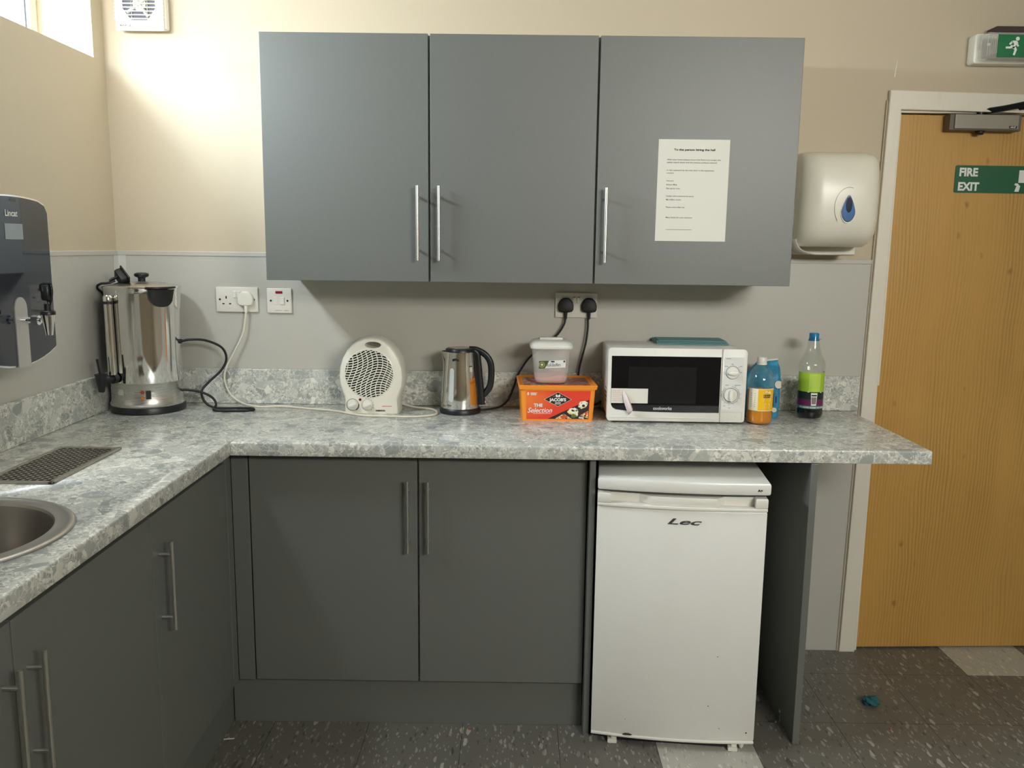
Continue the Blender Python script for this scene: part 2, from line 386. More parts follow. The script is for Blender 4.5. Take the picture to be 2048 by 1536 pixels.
bm = bmn()
RX0, RX1, RZ0, RZ1 = 2.3, 3.8, 1.94, 2.43
box(bm, -.25, RX0, YF-.15, YF, -.02, ZC); box(bm, RX1, XR+.15, YF-.15, YF, -.02, ZC); box(bm, RX0, RX1, YF-.15, YF, -.02, RZ0); box(bm, RX0, RX1, YF-.15, YF, RZ1, ZC)
struct('wall_front', bm, CREAM)
bm = bmn(); box(bm, -.25, XR+.15, YF-.15, .14, ZC, ZC+.05); struct('ceiling', bm, mat('white_ceiling', lin(235, 232, 224), .8))
# window in the left wall
bm = bmn()
fx0, fx1 = -.222, -.174
box(bm, fx0, fx1, WY0, WY1, WZ0, WZ0+.045, .004); box(bm, fx0, fx1, WY0, WY1, WZ1-.045, WZ1, .004)
for yy in (WY1-.045, WY1-.66, WY0): box(bm, fx0, fx1, yy, yy+.045, WZ0+.04, WZ1-.04, .004)
fr = struct('window_1', bm, WHITEP)
bm = bmn(); box(bm, -.2, -.194, WY0+.04, WY1-.04, WZ0+.04, WZ1-.04); obj('pane', bm, PANE, fr)
bm = bmn(); box(bm, -.19, -.186, WY1-.047, WY1-.043, WZ0+.045, WZ1-.045); obj('gasket', bm, INK, fr)
# window added behind the camera, unseen, sized for the fill light it gives
bm = bmn(); fy = YF-.1
box(bm, RX0, RX1, fy, fy+.05, RZ0, RZ0+.04); box(bm, RX0, RX1, fy, fy+.05, RZ1-.04, RZ1)
for xx in (RX0, (RX0+RX1)/2-.02, RX1-.04): box(bm, xx, xx+.04, fy, fy+.05, RZ0+.04, RZ1-.04)
fr = struct('added_window', bm, WHITEP)
bm = bmn(); box(bm, RX0+.04, RX1-.04, fy+.02, fy+.026, RZ0+.04, RZ1-.04); obj('pane', bm, PANE, fr)
# grey dado panelling, its capping rail and the corner strips
DR = 1.4405
bm = bmn(); prism(bm, [(0, 0), (2.6035, 0), (2.622, DR-.014), (0, DR-.014)], 'Y', -.004, 0); struct('trim_1', bm, DADO)
bm = bmn(); box(bm, 0, .004, YF, 0, 0, DR-.014); struct('trim_2', bm, DADO)
bm = bmn(); box(bm, 0, 2.621, -.007, 0, DR-.016, DR, .002); struct('trim_3', bm, WHITEP if 0 else DADO)
bm = bmn(); box(bm, 0, .007, YF, -.006, DR-.016, DR, .002); struct('trim_4', bm, DADO)
bm = bmn(); box(bm, .004, .034, -.0065, -.004, 1.03, DR-.016, .001); box(bm, .004, .0065, -.036, -.004, 1.03, DR-.016, .001)
struct('trim_5', bm, mat('pale_corner_strip', lin(206, 204, 197), .35))
# architrave (leans a touch, as the old frame does)
LB, LT = 2.604, 2.630
bm = bmn()
def arch_side(xa0, xa1, xb0, xb1, z1):
    pts = [(xa0, 0), (xa1, 0), (xb1, z1), (xb0, z1)]
    prism(bm, pts, 'Y', -.018, .0, bev=.003)
arch_side(2.604, 2.661, 2.630, 2.672, 1.96)
prism(bm, [(2.630, 1.94), (3.50, 1.925), (3.50, 1.985), (2.631, 2.002)], 'Y', -.0182, 0, bev=.003)
box(bm, 3.44, 3.5, -.018, 0, 0, 1.95, .003)
struct('trim_6', bm, WHITEP)
bm = bmn()   # door lining and stop
box(bm, 2.661, 2.674, 0, .14, 0, 1.945); box(bm, 3.43, 3.44, 0, .14, 0, 1.945); box(bm, 2.661, 3.44, 0, .14, 1.932, 1.945)
box(bm, 2.674, 2.680, 0, .012, 1.0, 1.93)
struct('trim_7', bm, WHITEP)
bm = bmn(); prism(bm, [(2.597, 0), (2.604, 0), (2.630, 1.97), (2.625, 1.97)], 'Y', -.008, 0); struct('shadow_strip', bm, mat('painted_shadow_line', lin(186, 174, 152), .6))  # darker strip paints the thin shadow line beside the architrave
# door leaf, opening away a little on the right
door = thing('door_1', None, None, (2.662, .012, 0), math.radians(2.4)); door['kind'] = 'structure'
bm = bmn(); box(bm, 0, .765, 0, .042, .006, 1.928, .0015); obj('leaf', bm, WOOD, door)
bm = bmn(); box(bm, 0.72, .735, -.06, -.045, .95, 1.15, .005); cyl(bm, (.7275, -.05, 1.13), (.7275, 0, 1.13), .006); cyl(bm, (.7275, -.05, .97), (.7275, 0, .97), .006); obj('door_handle', bm, HANDLE, door)
bm = bmn()
for q in range(6): box(bm, .0, .003, -.0035, 0, .42+q*.022, .426+q*.022)
obj('hinge_screws', bm, INK, door)

# ------------------------------------------------------------------ kitchen units
def bar_handle(bm, p, q, off, r=.0052):
    """bar from p to q, two posts reaching by vector off"""
    p = Vector(p); q = Vector(q); off = Vector(off); cyl(bm, p, q, r, 16)
    for t in (.145, .855):
        a = p.lerp(q, t); cyl(bm, a, a+off, .0042, 12)
DW = .0055
def wall_unit(x0_, x1_, hx, label, open_=0.0):
    t = thing('wall_cabinet', label, 'cabinet', (x0_, 0, 1.3603), 0, 'grey wall cabinets')
    W = x1_-x0_
    bm = bmn(); yb = -.351
    for b in ((0, .017, yb, -.001, 0, .72), (W-.017, W, yb, -.001, 0, .72), (.017, W-.017, yb, -.001, 0, .017), (.017, W-.017, yb, -.001, .703, .72), (.017, W-.017, -.007, -.001, .017, .703)): box(bm, *b)
    obj('body', bm, CARC, t)
    bm = bmn(); box(bm, DW/2, W-DW/2, -.3721, -.353, 0, .72, .0012); d = obj('door', bm, CAB, t)
    bm = bmn(); bar_handle(bm, (hx-x0_, -.402, 1.425-1.3603), (hx-x0_, -.402, 1.645-1.3603), (0, .0305, 0)); obj('handle', bm, HANDLE, d)
    return t
wall_unit(.6239, 1.1239, 1.091, 'grey wall cabinet nearest the window, handle at its right edge')
wall_unit(1.1245, 1.6239, 1.155, 'middle grey wall cabinet above the kettle, handle at its left edge')
wall_unit(1.6245, 2.2239, 1.653, 'widest grey wall cabinet, with the printed notice stuck on its door')
def base_unit(x0_, x1_, hx, label):
    t = thing('base_cabinet', label, 'cabinet', (x0_, -.005, 0), 0, 'grey base cabinets under the worktop')
    W = x1_-x0_; bm = bmn()
    for b in ((0, .017, -.53, -.02, .15, .868), (W-.017, W, -.53, -.02, .15, .868), (.017, W-.017, -.53, -.02, .15, .167), (.017, W-.017, -.03, -.02, .167, .868)): box(bm, *b)
    obj('body', bm, CARC, t)
    bm = bmn(); box(bm, .0026, W-.0026, -.5501, -.532, .152, .866, .0012); d = obj('door', bm, CAB, t)
    bm = bmn(); bar_handle(bm, (hx-x0_, -.578, .571), (hx-x0_, -.578, .790), (0, .029, 0)); obj('handle', bm, HANDLE, d)
base_unit(.6066, 1.1066, 1.077, 'grey base cabinet beside the corner, handle at its right edge')
base_unit(1.1066, 1.6066, 1.137, 'grey base cabinet next to the white fridge, handle at its left edge')
def left_unit(y1_, y0_, hy, label):
    t = thing('base_cabinet', label, 'cabinet', (.005, y0_, 0), 0, 'grey base cabinets under the worktop')
    W = y1_-y0_; bm = bmn()
    for b in ((.02, .53, 0, .017, .15, .868), (.02, .53, W-.017, W, .15, .868), (.02, .53, .017, W-.017, .15, .167), (.02, .03, .017, W-.017, .167, .868)): box(bm, *b)
    obj('body', bm, CARC, t)
    bm = bmn(); box(bm, .532, .550, .0018, W-.0018, .152, .845, .0012); d = obj('door', bm, CAB, t)
    bm = bmn(); bar_handle(bm, (.580, hy-y0_, .556), (.580, hy-y0_, .776), (-.03, 0, 0)); obj('handle', bm, HANDLE, d)
left_unit(-.600, -1.110, -1.072, 'grey base cabinet on the left run closest to the corner')
left_unit(-1.110, -1.656, -1.618, 'grey base cabinet on the left run below the round sink')
left_unit(-1.656, -2.20, -1.690, 'grey base cabinet on the left run nearest the camera, mostly cut off')
# corner fillers, plinths, end panels
bm = bmn(); box(bm, .556, .605, -.5551, -.537, .15, .868, .001); box(bm, .537, .5551, -.598, -.5555, .15, .868, .001)
tag(obj('corner_filler', bm, CAB), 'narrow grey filler strip in the inner corner of the cabinets', 'filler panel')
bm = bmn(); box(bm, .53, 1.607, -.533, -.515, 0, .149, .001)
tag(obj('plinth', bm, CAB), 'dark grey kickboard below the cabinets on the back wall', 'plinth')
bm = bmn(); box(bm, .508, .526, -2.2, -.52, 0, .149, .001)
tag(obj('plinth', bm, CAB), 'dark grey kickboard below the left run of cabinets', 'plinth')
bm = bmn(); box(bm, 1.6085, 1.6255, -.592, -.03, 0, .869, .001)
tag(obj('end_panel', bm, CAB), 'thin grey end panel between the base cabinets and the fridge', 'panel', 'grey end panels')
bm = bmn(); box(bm, 2.236, 2.2565, -.622, -.03, 0.0, .869, .0015)
tag(obj('end_panel', bm, CAB), 'grey end panel standing alone right of the fridge under the worktop', 'panel', 'grey end panels')
t = thing('angle_bracket', 'small metal angle bracket at the foot of the right end panel', 'bracket', (2.236, -.50, 0))
bm = bmn(); box(bm, -.038, 0, -.008, .008, .0, .0025, .0008); box(bm, -.0025, -.0001, -.008, .008, .0, .042, .0008); obj('plate', bm, CHROME, t)
bm = bmn(); cyl(bm, (-.004, 0, .036), (-.0024, 0, .036), .0035); obj('screw', bm, HANDLE, t); bm = bmn(); cyl(bm, (-.012, 0, .0024), (-.012, 0, .004), .0035); obj('screw', bm, HANDLE, t)
# worktops
def edge_top(e): return False
bm = bmn()
def wt(poly, z0_, z1_, name, label):
    bm = bmn(); prism(bm, poly, 'Z', z0_, z1_)
    seam = lambda e: all(v.co.y > -.603 for v in e.verts) and all(v.co.y < -.601 for v in e.verts)
    top = [e for e in bm.edges if all(abs(v.co.z-z1_) < 1e-5 for v in e.verts) and not seam(e)]
    bmesh.ops.bevel(bm, geom=top, offset=.006, segments=3, affect='EDGES', profile=.5)
    bot = [e for e in bm.edges if all(abs(v.co.z-z0_) < 1e-5 for v in e.verts) and not seam(e)]
    bmesh.ops.bevel(bm, geom=bot, offset=.003, segments=2, affect='EDGES', profile=.5)
    return tag(obj(name, bm, STONE, smooth=40), label, 'worktop', 'terrazzo worktops')
wt([(.006, -.6015), (.5605, -.6015), (.5785, -.6195), (.5790, -.620), (2.578, -.620), (2.578, -.004), (.006, -.004)], .870, .910, 'worktop', 'grey terrazzo worktop running along the back wall under the wall cabinets')
lw = wt([(.006, -2.25), (.579, -2.25), (.579, -.6215), (.5598, -.6018), (.006, -.6018)], .870, .910, 'worktop', 'grey terrazzo worktop on the left run, holding the round sink')
# hole for the sink
SX, SY, SR = .2805, -1.435, .2466
cut_bm = bmn(); cyl(cut_bm, (SX, SY, .8), (SX, SY, 1.0), .222, 64); cut = obj('cutter', cut_bm, STONE)
def boolean(o, c):
    md = o.modifiers.new('b', 'BOOLEAN'); md.object = c; md.operation = 'DIFFERENCE'; md.solver = 'EXACT'
    bpy.context.view_layer.update()
    me = bpy.data.meshes.new_from_object(o.evaluated_get(bpy.context.evaluated_depsgraph_get()))
    o.modifiers.clear(); old = o.data; o.data = me; bpy.data.objects.remove(c)
boolean(lw, cut)
bm = bmn(); box(bm, .021, 2.603, -.021, -.0045, .9105, 1.0335, .002)
tag(obj('upstand', bm, STONE), 'grey terrazzo upstand along the back wall behind the appliances', 'upstand', 'terrazzo upstands')
bm = bmn(); box(bm, .0045, .0205, -2.25, -.0046, .9105, 1.0335, .002)
tag(obj('upstand', bm, STONE), 'grey terrazzo upstand along the left wall below the black boiler', 'upstand', 'terrazzo upstands')
# sink
t = thing('sink', 'round stainless steel sink set into the left worktop', 'sink', (SX, SY, .91))
bm = bmn()
lathe(bm, [(.206, -.003), (.208, .003), (.214, .0045), (.232, .004), (.2335, .0055), (.241, .005), (.2455, .0025), (.2466, .0005)], seg=80, cap=False); obj('rim', bm, SATIN, t)
bm = bmn(); lathe(bm, [(.206, -.003), (.202, -.02), (.196, -.10), (.185, -.14), (.15, -.16), (.05, -.166), (.02, -.168)], seg=80, cap=False)
lathe(bm, [(.207, -.003), (.203, -.02), (.198, -.101), (.187, -.142), (.151, -.162), (.02, -.17)], seg=80, cap=False); obj('bowl', bm, SINKIN, t)
bm = bmn(); lathe(bm, [(.001, -.167), (.038, -.165), (.042, -.162), (.044, -.166)], seg=32, cap=False); obj('drain', bm, CHROME, t)
# drip tray with pierced grille
t = thing('drip_tray', 'flat stainless drip tray with slotted grille between sink and urn', 'drip tray', (.150, -1.075, .9105), 0)
W, L = .168, .352
bm = bmn(); box(bm, .004, W-.004, .004, L-.004, 0, .001); obj('pan', bm, HOLE, t)
bm = bmn()
def sh(x, y, z): return (x + (y*.02), y, z)
rows, cols = 24, 8
px_, py_ = (W-.030)/cols, (L-.03)/rows
# grille sheet as a grid with slots: built of strips and bridges
for r_ in range(rows+1):
    ya = .015 + r_*py_ - .0019 if r_ else .008; yb_ = .015 + r_*py_ + .0019 if r_ < rows else L-.008
    box(bm, .008, W-.008, ya, yb_, .0035, .0048)
for r_ in range(rows):
    ya, yb_ = .015 + r_*py_ + .002, .015 + (r_+1)*py_ - .002
    ph = (r_ % 4)*px_/4
    for c_ in range(-1, cols+1):
        a = .015 + c_*px_ + ph; b = a + .0048
        a = max(a, .008); b = min(b, W-.008)
        if b > a + .0005: box(bm, a, b, ya, yb_, .0035, .0048)
obj('grille', bm, SATIN, t)
bm = bmn()
for b in ((0, W, 0, .010), (0, W, L-.010, L), (0, .010, .0, L), (W-.013, W, .0, L)): box(bm, *b, 0, .0068, .0022)
obj('rim', bm, SATIN, t)

# ------------------------------------------------------------------ fridge
t = thing('fridge', 'white undercounter fridge standing between the two grey end panels', 'fridge', (1.630, -.618, 0), math.radians(-5.6))
FW = .478
def bowf(x): u = (x/FW-.5)*2; return -.016*(1-u*u)
bm = bmn(); box(bm, .004, FW-.004, .035, .52, .032, .775, .004); obj('body', bm, WHITE, t, 35)
def bowed(z0_, z1_, yin, off, r=.006, x0_=0, x1_=FW, n=14):
    bm = bmn(); poly = [(x0_+(x1_-x0_)*i/n, bowf(x0_+(x1_-x0_)*i/n)+off) for i in range(n+1)] + [(x1_, yin), (x0_, yin)]
    prism(bm, poly, 'Z', z0_, z1_, bev=r); return bm
door_ = obj('door', bowed(.035, .738, .033, 0, .005), WHITE, t, 40)
obj('bottom_trim', bowed(.027, .0349, .033, -.003, .002), WPLAST, door_, 40)
# handle rail: lower bar and end blocks plus central bump
bm = bmn()
n = 14
def bowpoly(a, b, off, yin): return [(a+(b-a)*i/n, bowf(a+(b-a)*i/n)+off) for i in range(n+1)] + [(b, yin), (a, yin)]
prism(bm, bowpoly(0, FW, -.006, .033), 'Z', .7385, .748, bev=.002)
prism(bm, bowpoly(.0, .038, -.006, .033), 'Z', .7482, .7765, bev=.003)
prism(bm, bowpoly(FW-.034, FW, -.006, .033), 'Z', .7482, .7765, bev=.003)
prism(bm, bowpoly(.038, FW-.034, .026, .033), 'Z', .748, .7765)
prism(bm, [(.105, .026), (.155, bowf(.155)), (.25, bowf(.25)-.001), (.335, bowf(.335)), (.37, .026)], 'Z', .748, .7735, bev=.003)
obj('handle', bm, WPLAST, door_, 40)
bm = bmn()
prism(bm, bowpoly(0.0, FW+.006, -.004, .50), 'Z', .7855, .822, bev=.007)
obj('top', bm, WHITE, t, 40)
bm = bmn(); prism(bm, bowpoly(.004, FW-.004, .02, .50), 'Z', .7755, .7857); obj('gap', bm, GREYINK, t)
for fx, lab in ((.050, None), (.405, None)):
    bm = bmn(); box(bm, fx, fx+.028, -.004, .03, 0, .012, .002); box(bm, fx+.01, fx+.027, .003, .03, .01, .033, .002); obj('foot', bm, WPLAST, t)
for fx in (.05, .40):
    bm = bmn(); box(bm, fx, fx+.03, .45, .48, 0, .033, .002); obj('foot', bm, SOFTBLK, t)
bm = bmn(); cyl(bm, (.445, .008, .027), (.445, .008, .012), .010, r2=.006); cyl(bm, (.445, .008, .012), (.445, .008, .006), .006, r2=.002); obj('hinge_pin', bm, WPLAST, t)
bm = bmn(); box(bm, .08, .405, .012, .016, .004, .033); obj('kick_strip', bm, BLACK, t)
bm = bmn(); addtext(bm, 'Lec', .034, lambda u, v: (.196+u, bowf(.25)-.0012, .696+v*.72), bold=.0008, shear=.35, sx=1.92); obj('logo', bm, mat('grey_logo', lin(100, 104, 106), .3, .6), door_)
bm = bmn(); addtext(bm, 'A+', .009, lambda u, v: (.447+u, bowf(.452)-.0046, .798+v), bold=.0006, sx=1.2); obj('rating_mark', bm, INK, t)
bm = bmn()
for x_, z_, r_ in ((.34, .145, .0016), (.375, .075, .0014), (.455, .062, .0022), (.36, .30, .0015), (.10, .085, .001)): prism(bm, ell(x_, z_, r_, r_, 8), 'Y', bowf(x_)-.0007, bowf(x_)+.001)
prism(bm, [(.093, .037), (.1, .041), (.112, .0412), (.122, .038), (.118, .0355), (.1, .0352)], 'Y', bowf(.1)-.0032, bowf(.1))
obj('chips', bm, mat('rust_chip', lin(60, 48, 40), .8), door_)

# ------------------------------------------------------------------ microwave
t = thing('microwave', 'white microwave oven with two dials and a peeling sticker', 'microwave', (1.687, -.262, .910), math.radians(-.6))
MW, MH, MZ = .444, .238, .007
bm = bmn(); box(bm, .004, MW-.006, .012, .238, MZ+.004, MZ+MH-.004, .008); obj('body', bm, WHITE, t, 40)
bm = bmn()
for i in range(5):
    for j in range(4): cyl(bm, (.0035, .05+i*.011, .06+j*.014), (.0045, .05+i*.011, .06+j*.014), .0025, 8)
obj('side_vents', bm, HOLE, t)
XS = .364
bm = bmn(); prism(bm, rrect(0, XS-.0004, MZ, MZ+MH, [.001, .012, .010, .001]), 'Y', -.018, .014, bev=.0018); d = obj('door', bm, WPLAST, t, 40)
bm = bmn(); prism(bm, [(XS-.004, MZ+MH-.026), (.011, MZ+MH-.026), (.0115, MZ+.062), (.013, MZ+.052), (.018, MZ+.044), (.028, MZ+.0385), (.06, MZ+.035), (.12, MZ+.032), (.22, MZ+.0305), (XS-.004, MZ+.031)], 'Y', -.0192, -.0175)
gls = obj('window', bm, BLKGLASS, d)
bm = bmn(); box(bm, .066, .284, -.0195, -.0191, MZ+.060, MZ+.178); obj('mesh_screen', bm, mat('dark_screen', lin(26, 27, 30), .12), gls)
bm = bmn(); addtext(bm, 'cookworks', .0135, lambda u, v: (.148+u, -.0196, MZ+.039+v), bold=.0005, sx=.98); obj('logo', bm, mat('grey_logo_text', lin(190, 190, 190), .5), gls)
bm = bmn(); box(bm, .006, XS-.003, -.0195, -.018, MZ+.012, MZ+.0135); obj('lower_crease', bm, DIAL, d)
bm = bmn(); prism(bm, rrect(XS+.0004, MW, MZ, MZ+MH, [.014, .001, .001, .010]), 'Y', -.018, .014, bev=.0018); pnl = obj('control_panel', bm, WPLAST, t, 40)
bm = bmn(); prism(bm, rrect(XS+.006, MW-.011, MZ+.042, MZ+MH-.026, [.001, .001, .001, .022], 6), 'Y', -.0186, -.0175); obj('fascia', bm, DIAL, pnl)
def ring(bm, cx, cz, r0, r1, y, a0=0, a1=2*PI, n=40):
    for i in range(n):
        a, b = a0+(a1-a0)*i/n, a0+(a1-a0)*(i+1)/n
        quad(bm, [(cx+r0*math.cos(a), y, cz+r0*math.sin(a)), (cx+r1*math.cos(a), y, cz+r1*math.sin(a)), (cx+r1*math.cos(b), y, cz+r1*math.sin(b)), (cx+r0*math.cos(b), y, cz+r0*math.sin(b))])
bm = bmn()
K1, K2 = (XS+.034, MZ+.163), (XS+.031, MZ+.090)
ring(bm, *K1, .0205, .0216, -.0192); ring(bm, *K2, .0222, .0236, -.0192); ring(bm, *K2, .0272, .0283, -.0192, -4.1, 1.45)
for kk, rr, A in ((K1, .024, (3.3, 2.3, 1.57, .75, 0)), (K2, .030, [-4.0+i*.46 for i in range(12)])):
    for a in A:
        c_, s_ = math.cos(a), math.sin(a)
        cyl(bm, (kk[0]+rr*c_, -.0188, kk[1]+rr*s_), (kk[0]+(rr+.0035)*c_, -.0188, kk[1]+(rr+.0035)*s_), .0005, 6)
for x_, z_, w_ in ((XS+.012, .215, .014), (XS+.013, .122+.007, .01), (XS+.042, .122+.007, .02), (XS+.008, .19, .009), (XS+.056, .19, .008), (XS+.028, .197, .007), (XS+.005, .171, .004), (XS+.06, .171, .004), (XS+.026, .055, .006), (XS+.01, .062, .005)):
    box(bm, x_, x_+w_, -.0192, -.0187, z_-.0006, z_+.0006)
obj('markings', bm, GREYINK, pnl)
for (kx, kz), r_, rot in ((K1, .020, 0.0), (K2, .0215, PI/2)):
    bm = bmn(); cyl(bm, (kx, -.018, kz), (kx, -.026, kz), r_, 36, r2=r_*.94)
    pts = ell(kx, kz, r_*.92, r_*.33, 20, rot); prism(bm, pts, 'Y', -.040, -.026, bev=.003); obj('dial', bm, WPLAST, pnl, 40)
bm = bmn(); ring(bm, XS+.05, MZ+.02, .0, .001, -.0188); box(bm, XS+.070, XS+.0705, -.0188, -.0175, MZ+.008, MZ+.034); box(bm, XS+.003, XS+.07, -.0188, -.0175, MZ+.0335, MZ+.034); obj('button_groove', bm, GREYPL, pnl)
# sticker on the door, peeling
bm = bmn(); box(bm, .012, .130, -.0200, -.0193, MZ+.059, MZ+.107)
st = obj('sticker', bm, PAPER, d)
bm = bmn()
for i in range(6): box(bm, .0155, .047-(i % 3)*.003, -.0202, -.02, MZ+.065+i*.0065, MZ+.0675+i*.0065)
obj('sticker_text', bm, mat('pale_red_print', lin(222, 190, 184), .7), st)
bm = bmn()
P1, P2 = [], []
for i in range(9):
    u = i/8; P1.append((.048+u*.022-.006*math.sin(u*3), -.021-.012*math.sin(u*PI*.6), MZ+.103-u*.080)); P2.append((.056+u*.026, -.021-.020*math.sin(u*PI*.6), MZ+.098-u*.066))
P1[-1] = (.069, -.03, MZ+.022); P2[-1] = (.074, -.032, MZ+.028)
a_ = [bm.verts.new(p) for p in P1]; b_ = [bm.verts.new(p) for p in P2]; c__ = [bm.verts.new((p[0]+.004, p[1]+.012, p[2])) for p in P2]
for i in range(8): bm.faces.new((a_[i], a_[i+1], b_[i+1], b_[i])); bm.faces.new((b_[i], b_[i+1], c__[i+1], c__[i]))
o = obj('sticker_curl', bm, mat('pinkish_paper', lin(240, 224, 220), .6), st, 60)
sm = o.modifiers.new('s', 'SOLIDIFY'); sm.thickness = .0004
for fx in (.03, .40):
    for fy_ in (.01, .22): bm = bmn(); cyl(bm, (fx, fy_, 0), (fx, fy_, MZ+.006), .011, 16); obj('foot', bm, BLACK, t)
bm = bmn(); box(bm, .02, .42, .0, .2, MZ-.001, MZ+.006); obj('underside', bm, BLACK, t)
# cloth on the microwave
bm = bmn()
for kk, (dz, sx_) in enumerate(((0, 0), (.0045, .003), (.009, .001))):
    pts = [(.003*kk+0, -.052+.004*kk), (.242-.004*kk, -.058+.002*kk), (.236, .058), (.008, .062)]
    z_ = 1.1515+dz; prism(bm, [(1.866+a, -.072+b) for a, b in pts], 'Z', z_, z_+.0036, bev=.001)
box(bm, 1.866, 1.8705, -.118, -.015, 1.1515, 1.1640, .002)
tag(obj('folded_cloth', bm, TEAL), 'folded teal cleaning cloth lying on top of the microwave', 'cloth')

# ------------------------------------------------------------------ biscuit tub and container
t = thing('biscuit_tub', 'orange plastic biscuit tub with red label standing beside the microwave', 'tub', (1.413, -.262, .910), math.radians(2.0))
BW, BD, BH = .232, .205, .118
def taper(bm, w0, w1, d0, d1, z0_, z1_, cx, cy, mi=0, r=.012):
    a = rrect(cx-w0/2, cx+w0/2, cy-d0/2, cy+d0/2, r); b = rrect(cx-w1/2, cx+w1/2, cy-d1/2, cy+d1/2, r)
    A = [bm.verts.new((x, y, z0_)) for x, y in a]; B = [bm.verts.new((x, y, z1_)) for x, y in b]; n = len(A)
    for i in range(n): f = bm.faces.new((A[i], A[(i+1) % n], B[(i+1) % n], B[i])); f.material_index = mi
    return A, B
bm = bmn(); A, B = taper(bm, BW, BW+.012, BD, BD+.012, 0, .106, BW/2, BD/2); bm.faces.new(A[::-1]); bm.faces.new(B); obj('tub', bm, ORANGE, t, 40)
bm = bmn(); cx, cy = BW/2, BD/2
A, B = taper(bm, BW+.022, BW+.026, BD+.020, BD+.024, .1045, .116, cx, cy); bm.faces.new(A[::-1])
A2, B2 = taper(bm, BW+.026, BW+.018, BD+.024, BD+.016, .116, .1185, cx, cy); A3, B3 = taper(bm, BW+.018, BW+.006, BD+.016, BD+.002, .1185, .112, cx, cy); bm.faces.new(B3)
bmesh.ops.remove_doubles(bm, verts=bm.verts[:], dist=.0001); ld = obj('lid', bm, ORANGE, t, 40)
bm = bmn(); box(bm, .006, BW-.006, .008, BD-.008, .1115, .1126); obj('lid_print', bm, LIDPRT, ld)
slope = .006/.106
def LB_(x, z, off=.0006): return (x, -slope*z-off, z)
bm = bmn(); quad(bm, [LB_(.014, .006), LB_(BW-.015, .006), LB_(BW-.010, .100), LB_(.011, .100)]); lab = obj('label', bm, REDLBL, t)
def tri(bm, pts, off, mi=0): f = bm.faces.new([bm.verts.new(LB_(x, z, off)) for x, z in pts]); f.material_index = mi
bm = bmn(); LX = lambda u: .011 + (BW-.025)*u   # 0..1 across the label
LZ = lambda v: .100 - .094*v
tri(bm, [(LX(.35), LZ(.99)), (LX(.99), LZ(.99)), (LX(1.0), LZ(.30))], .0009)
tri(bm, [(LX(.287), LZ(.3)), (LX(.505), LZ(.04)), (LX(.722), LZ(.3)), (LX(.505), LZ(.55))], .0011, 1)
tri(bm, [(LX(.295), LZ(.3)), (LX(.505), LZ(.05)), (LX(.714), LZ(.3)), (LX(.505), LZ(.54))], .0013)
obj('logo_panels', bm, [BROWNBLK, CREAMP], lab)
bm = bmn()
T = lambda x, z, off=.0016, sz=1: (lambda u, v: LB_(LX(x)+u, LZ(z)+v, off))
addtext(bm, "JACOB'S", .0136, T(.505, .36), bold=.0007, align='CENTER', sx=1.06)
addtext(bm, 'THE BAKED', .0036, T(.505, .425), align='CENTER', bold=.0002); addtext(bm, 'SPECIALISTS', .0036, T(.505, .47), align='CENTER', bold=.0002)
addtext(bm, 'THE', .0145, T(.13, .56), bold=.0006, sx=1.05)
addtext(bm, 'Selection', .0235, T(.025, .77), bold=.0003, shear=.35, sx=.93)
addtext(bm, '8', .0135, T(.02, .15), bold=.0003); addtext(bm, 'DIFFERENT', .0046, T(.075, .1), bold=.0003, sx=.9); addtext(bm, 'VARIETIES', .0046, T(.075, .15), bold=.0003, sx=.9)
addtext(bm, '900g', .0085, T(.84, .975), bold=.0004)
for u0, u1, v in ((.12, .40, .8),): tri(bm, [(LX(u0), LZ(v)), (LX(u1), LZ(v)), (LX(u1), LZ(v+.012)), (LX(u0), LZ(v+.012))], .0016)
for du, rr in ((-.02, .35), (.02, -.35)):
    bm.faces.new([bm.verts.new(LB_(x, z, .0016)) for x, z in ell(LX(.505+du), LZ(.175), .0036, .0052, 14, rr)])
for u0, u1 in ((.43, .455), (.555, .58)): tri(bm, [(LX(u0), LZ(.185)), (LX(u1), LZ(.185)), (LX(u1), LZ(.195)), (LX(u0), LZ(.195))], .0016)
obj('lettering', bm, WINK, lab)
bm = bmn()
def blob(cx_, cz_, rx, rz, off, mi, n=14, rot=0, jag=.12):
    pts = ell(LX(cx_), LZ(cz_), rx, rz, n, rot); pts = [(LX(cx_)+(x-LX(cx_))*(1+random.uniform(-jag, jag)), LZ(cz_)+(z-LZ(cz_))*(1+random.uniform(-jag, jag))) for x, z in pts]
    f = bm.faces.new([bm.verts.new(LB_(x, z, off)) for x, z in pts]); f.material_index = mi
blob(.90, .50, .018, .012, .0012, 0, 6, .3); blob(.905, .46, .0165, .011, .0014, 3, 6, .3); blob(.91, .52, .0055, .0045, .0016, 2, 8); blob(.88, .42, .002, .0015, .0016, 2, 6); blob(.96, .45, .002, .0015, .0016, 2, 6); blob(.84, .5, .002, .0015, .0016, 2, 6)
blob(.75, .74, .0185, .010, .0012, 0, 16); blob(.75, .70, .016, .009, .0014, 3, 14); blob(.75, .69, .0065, .004, .0016, 2, 8); blob(.775, .64, .006, .0045, .0017, 5, 10); blob(.80, .68, .004, .004, .0016, 4, 8)
blob(.76, .88, .009, .006, .0016, 4, 12, .2, .3); blob(.81, .83, .004, .007, .0016, 3, 8)
tri(bm, [(LX(.465), LZ(.985)), (LX(.60), LZ(.80)), (LX(.73), LZ(.985))], .0013, 0); blob(.60, .92, .012, .006, .0016, 1, 10, 0, .3); blob(.60, .83, .005, .003, .0017, 4, 8); blob(.645, .97, .003, .002, .0017, 2, 8)
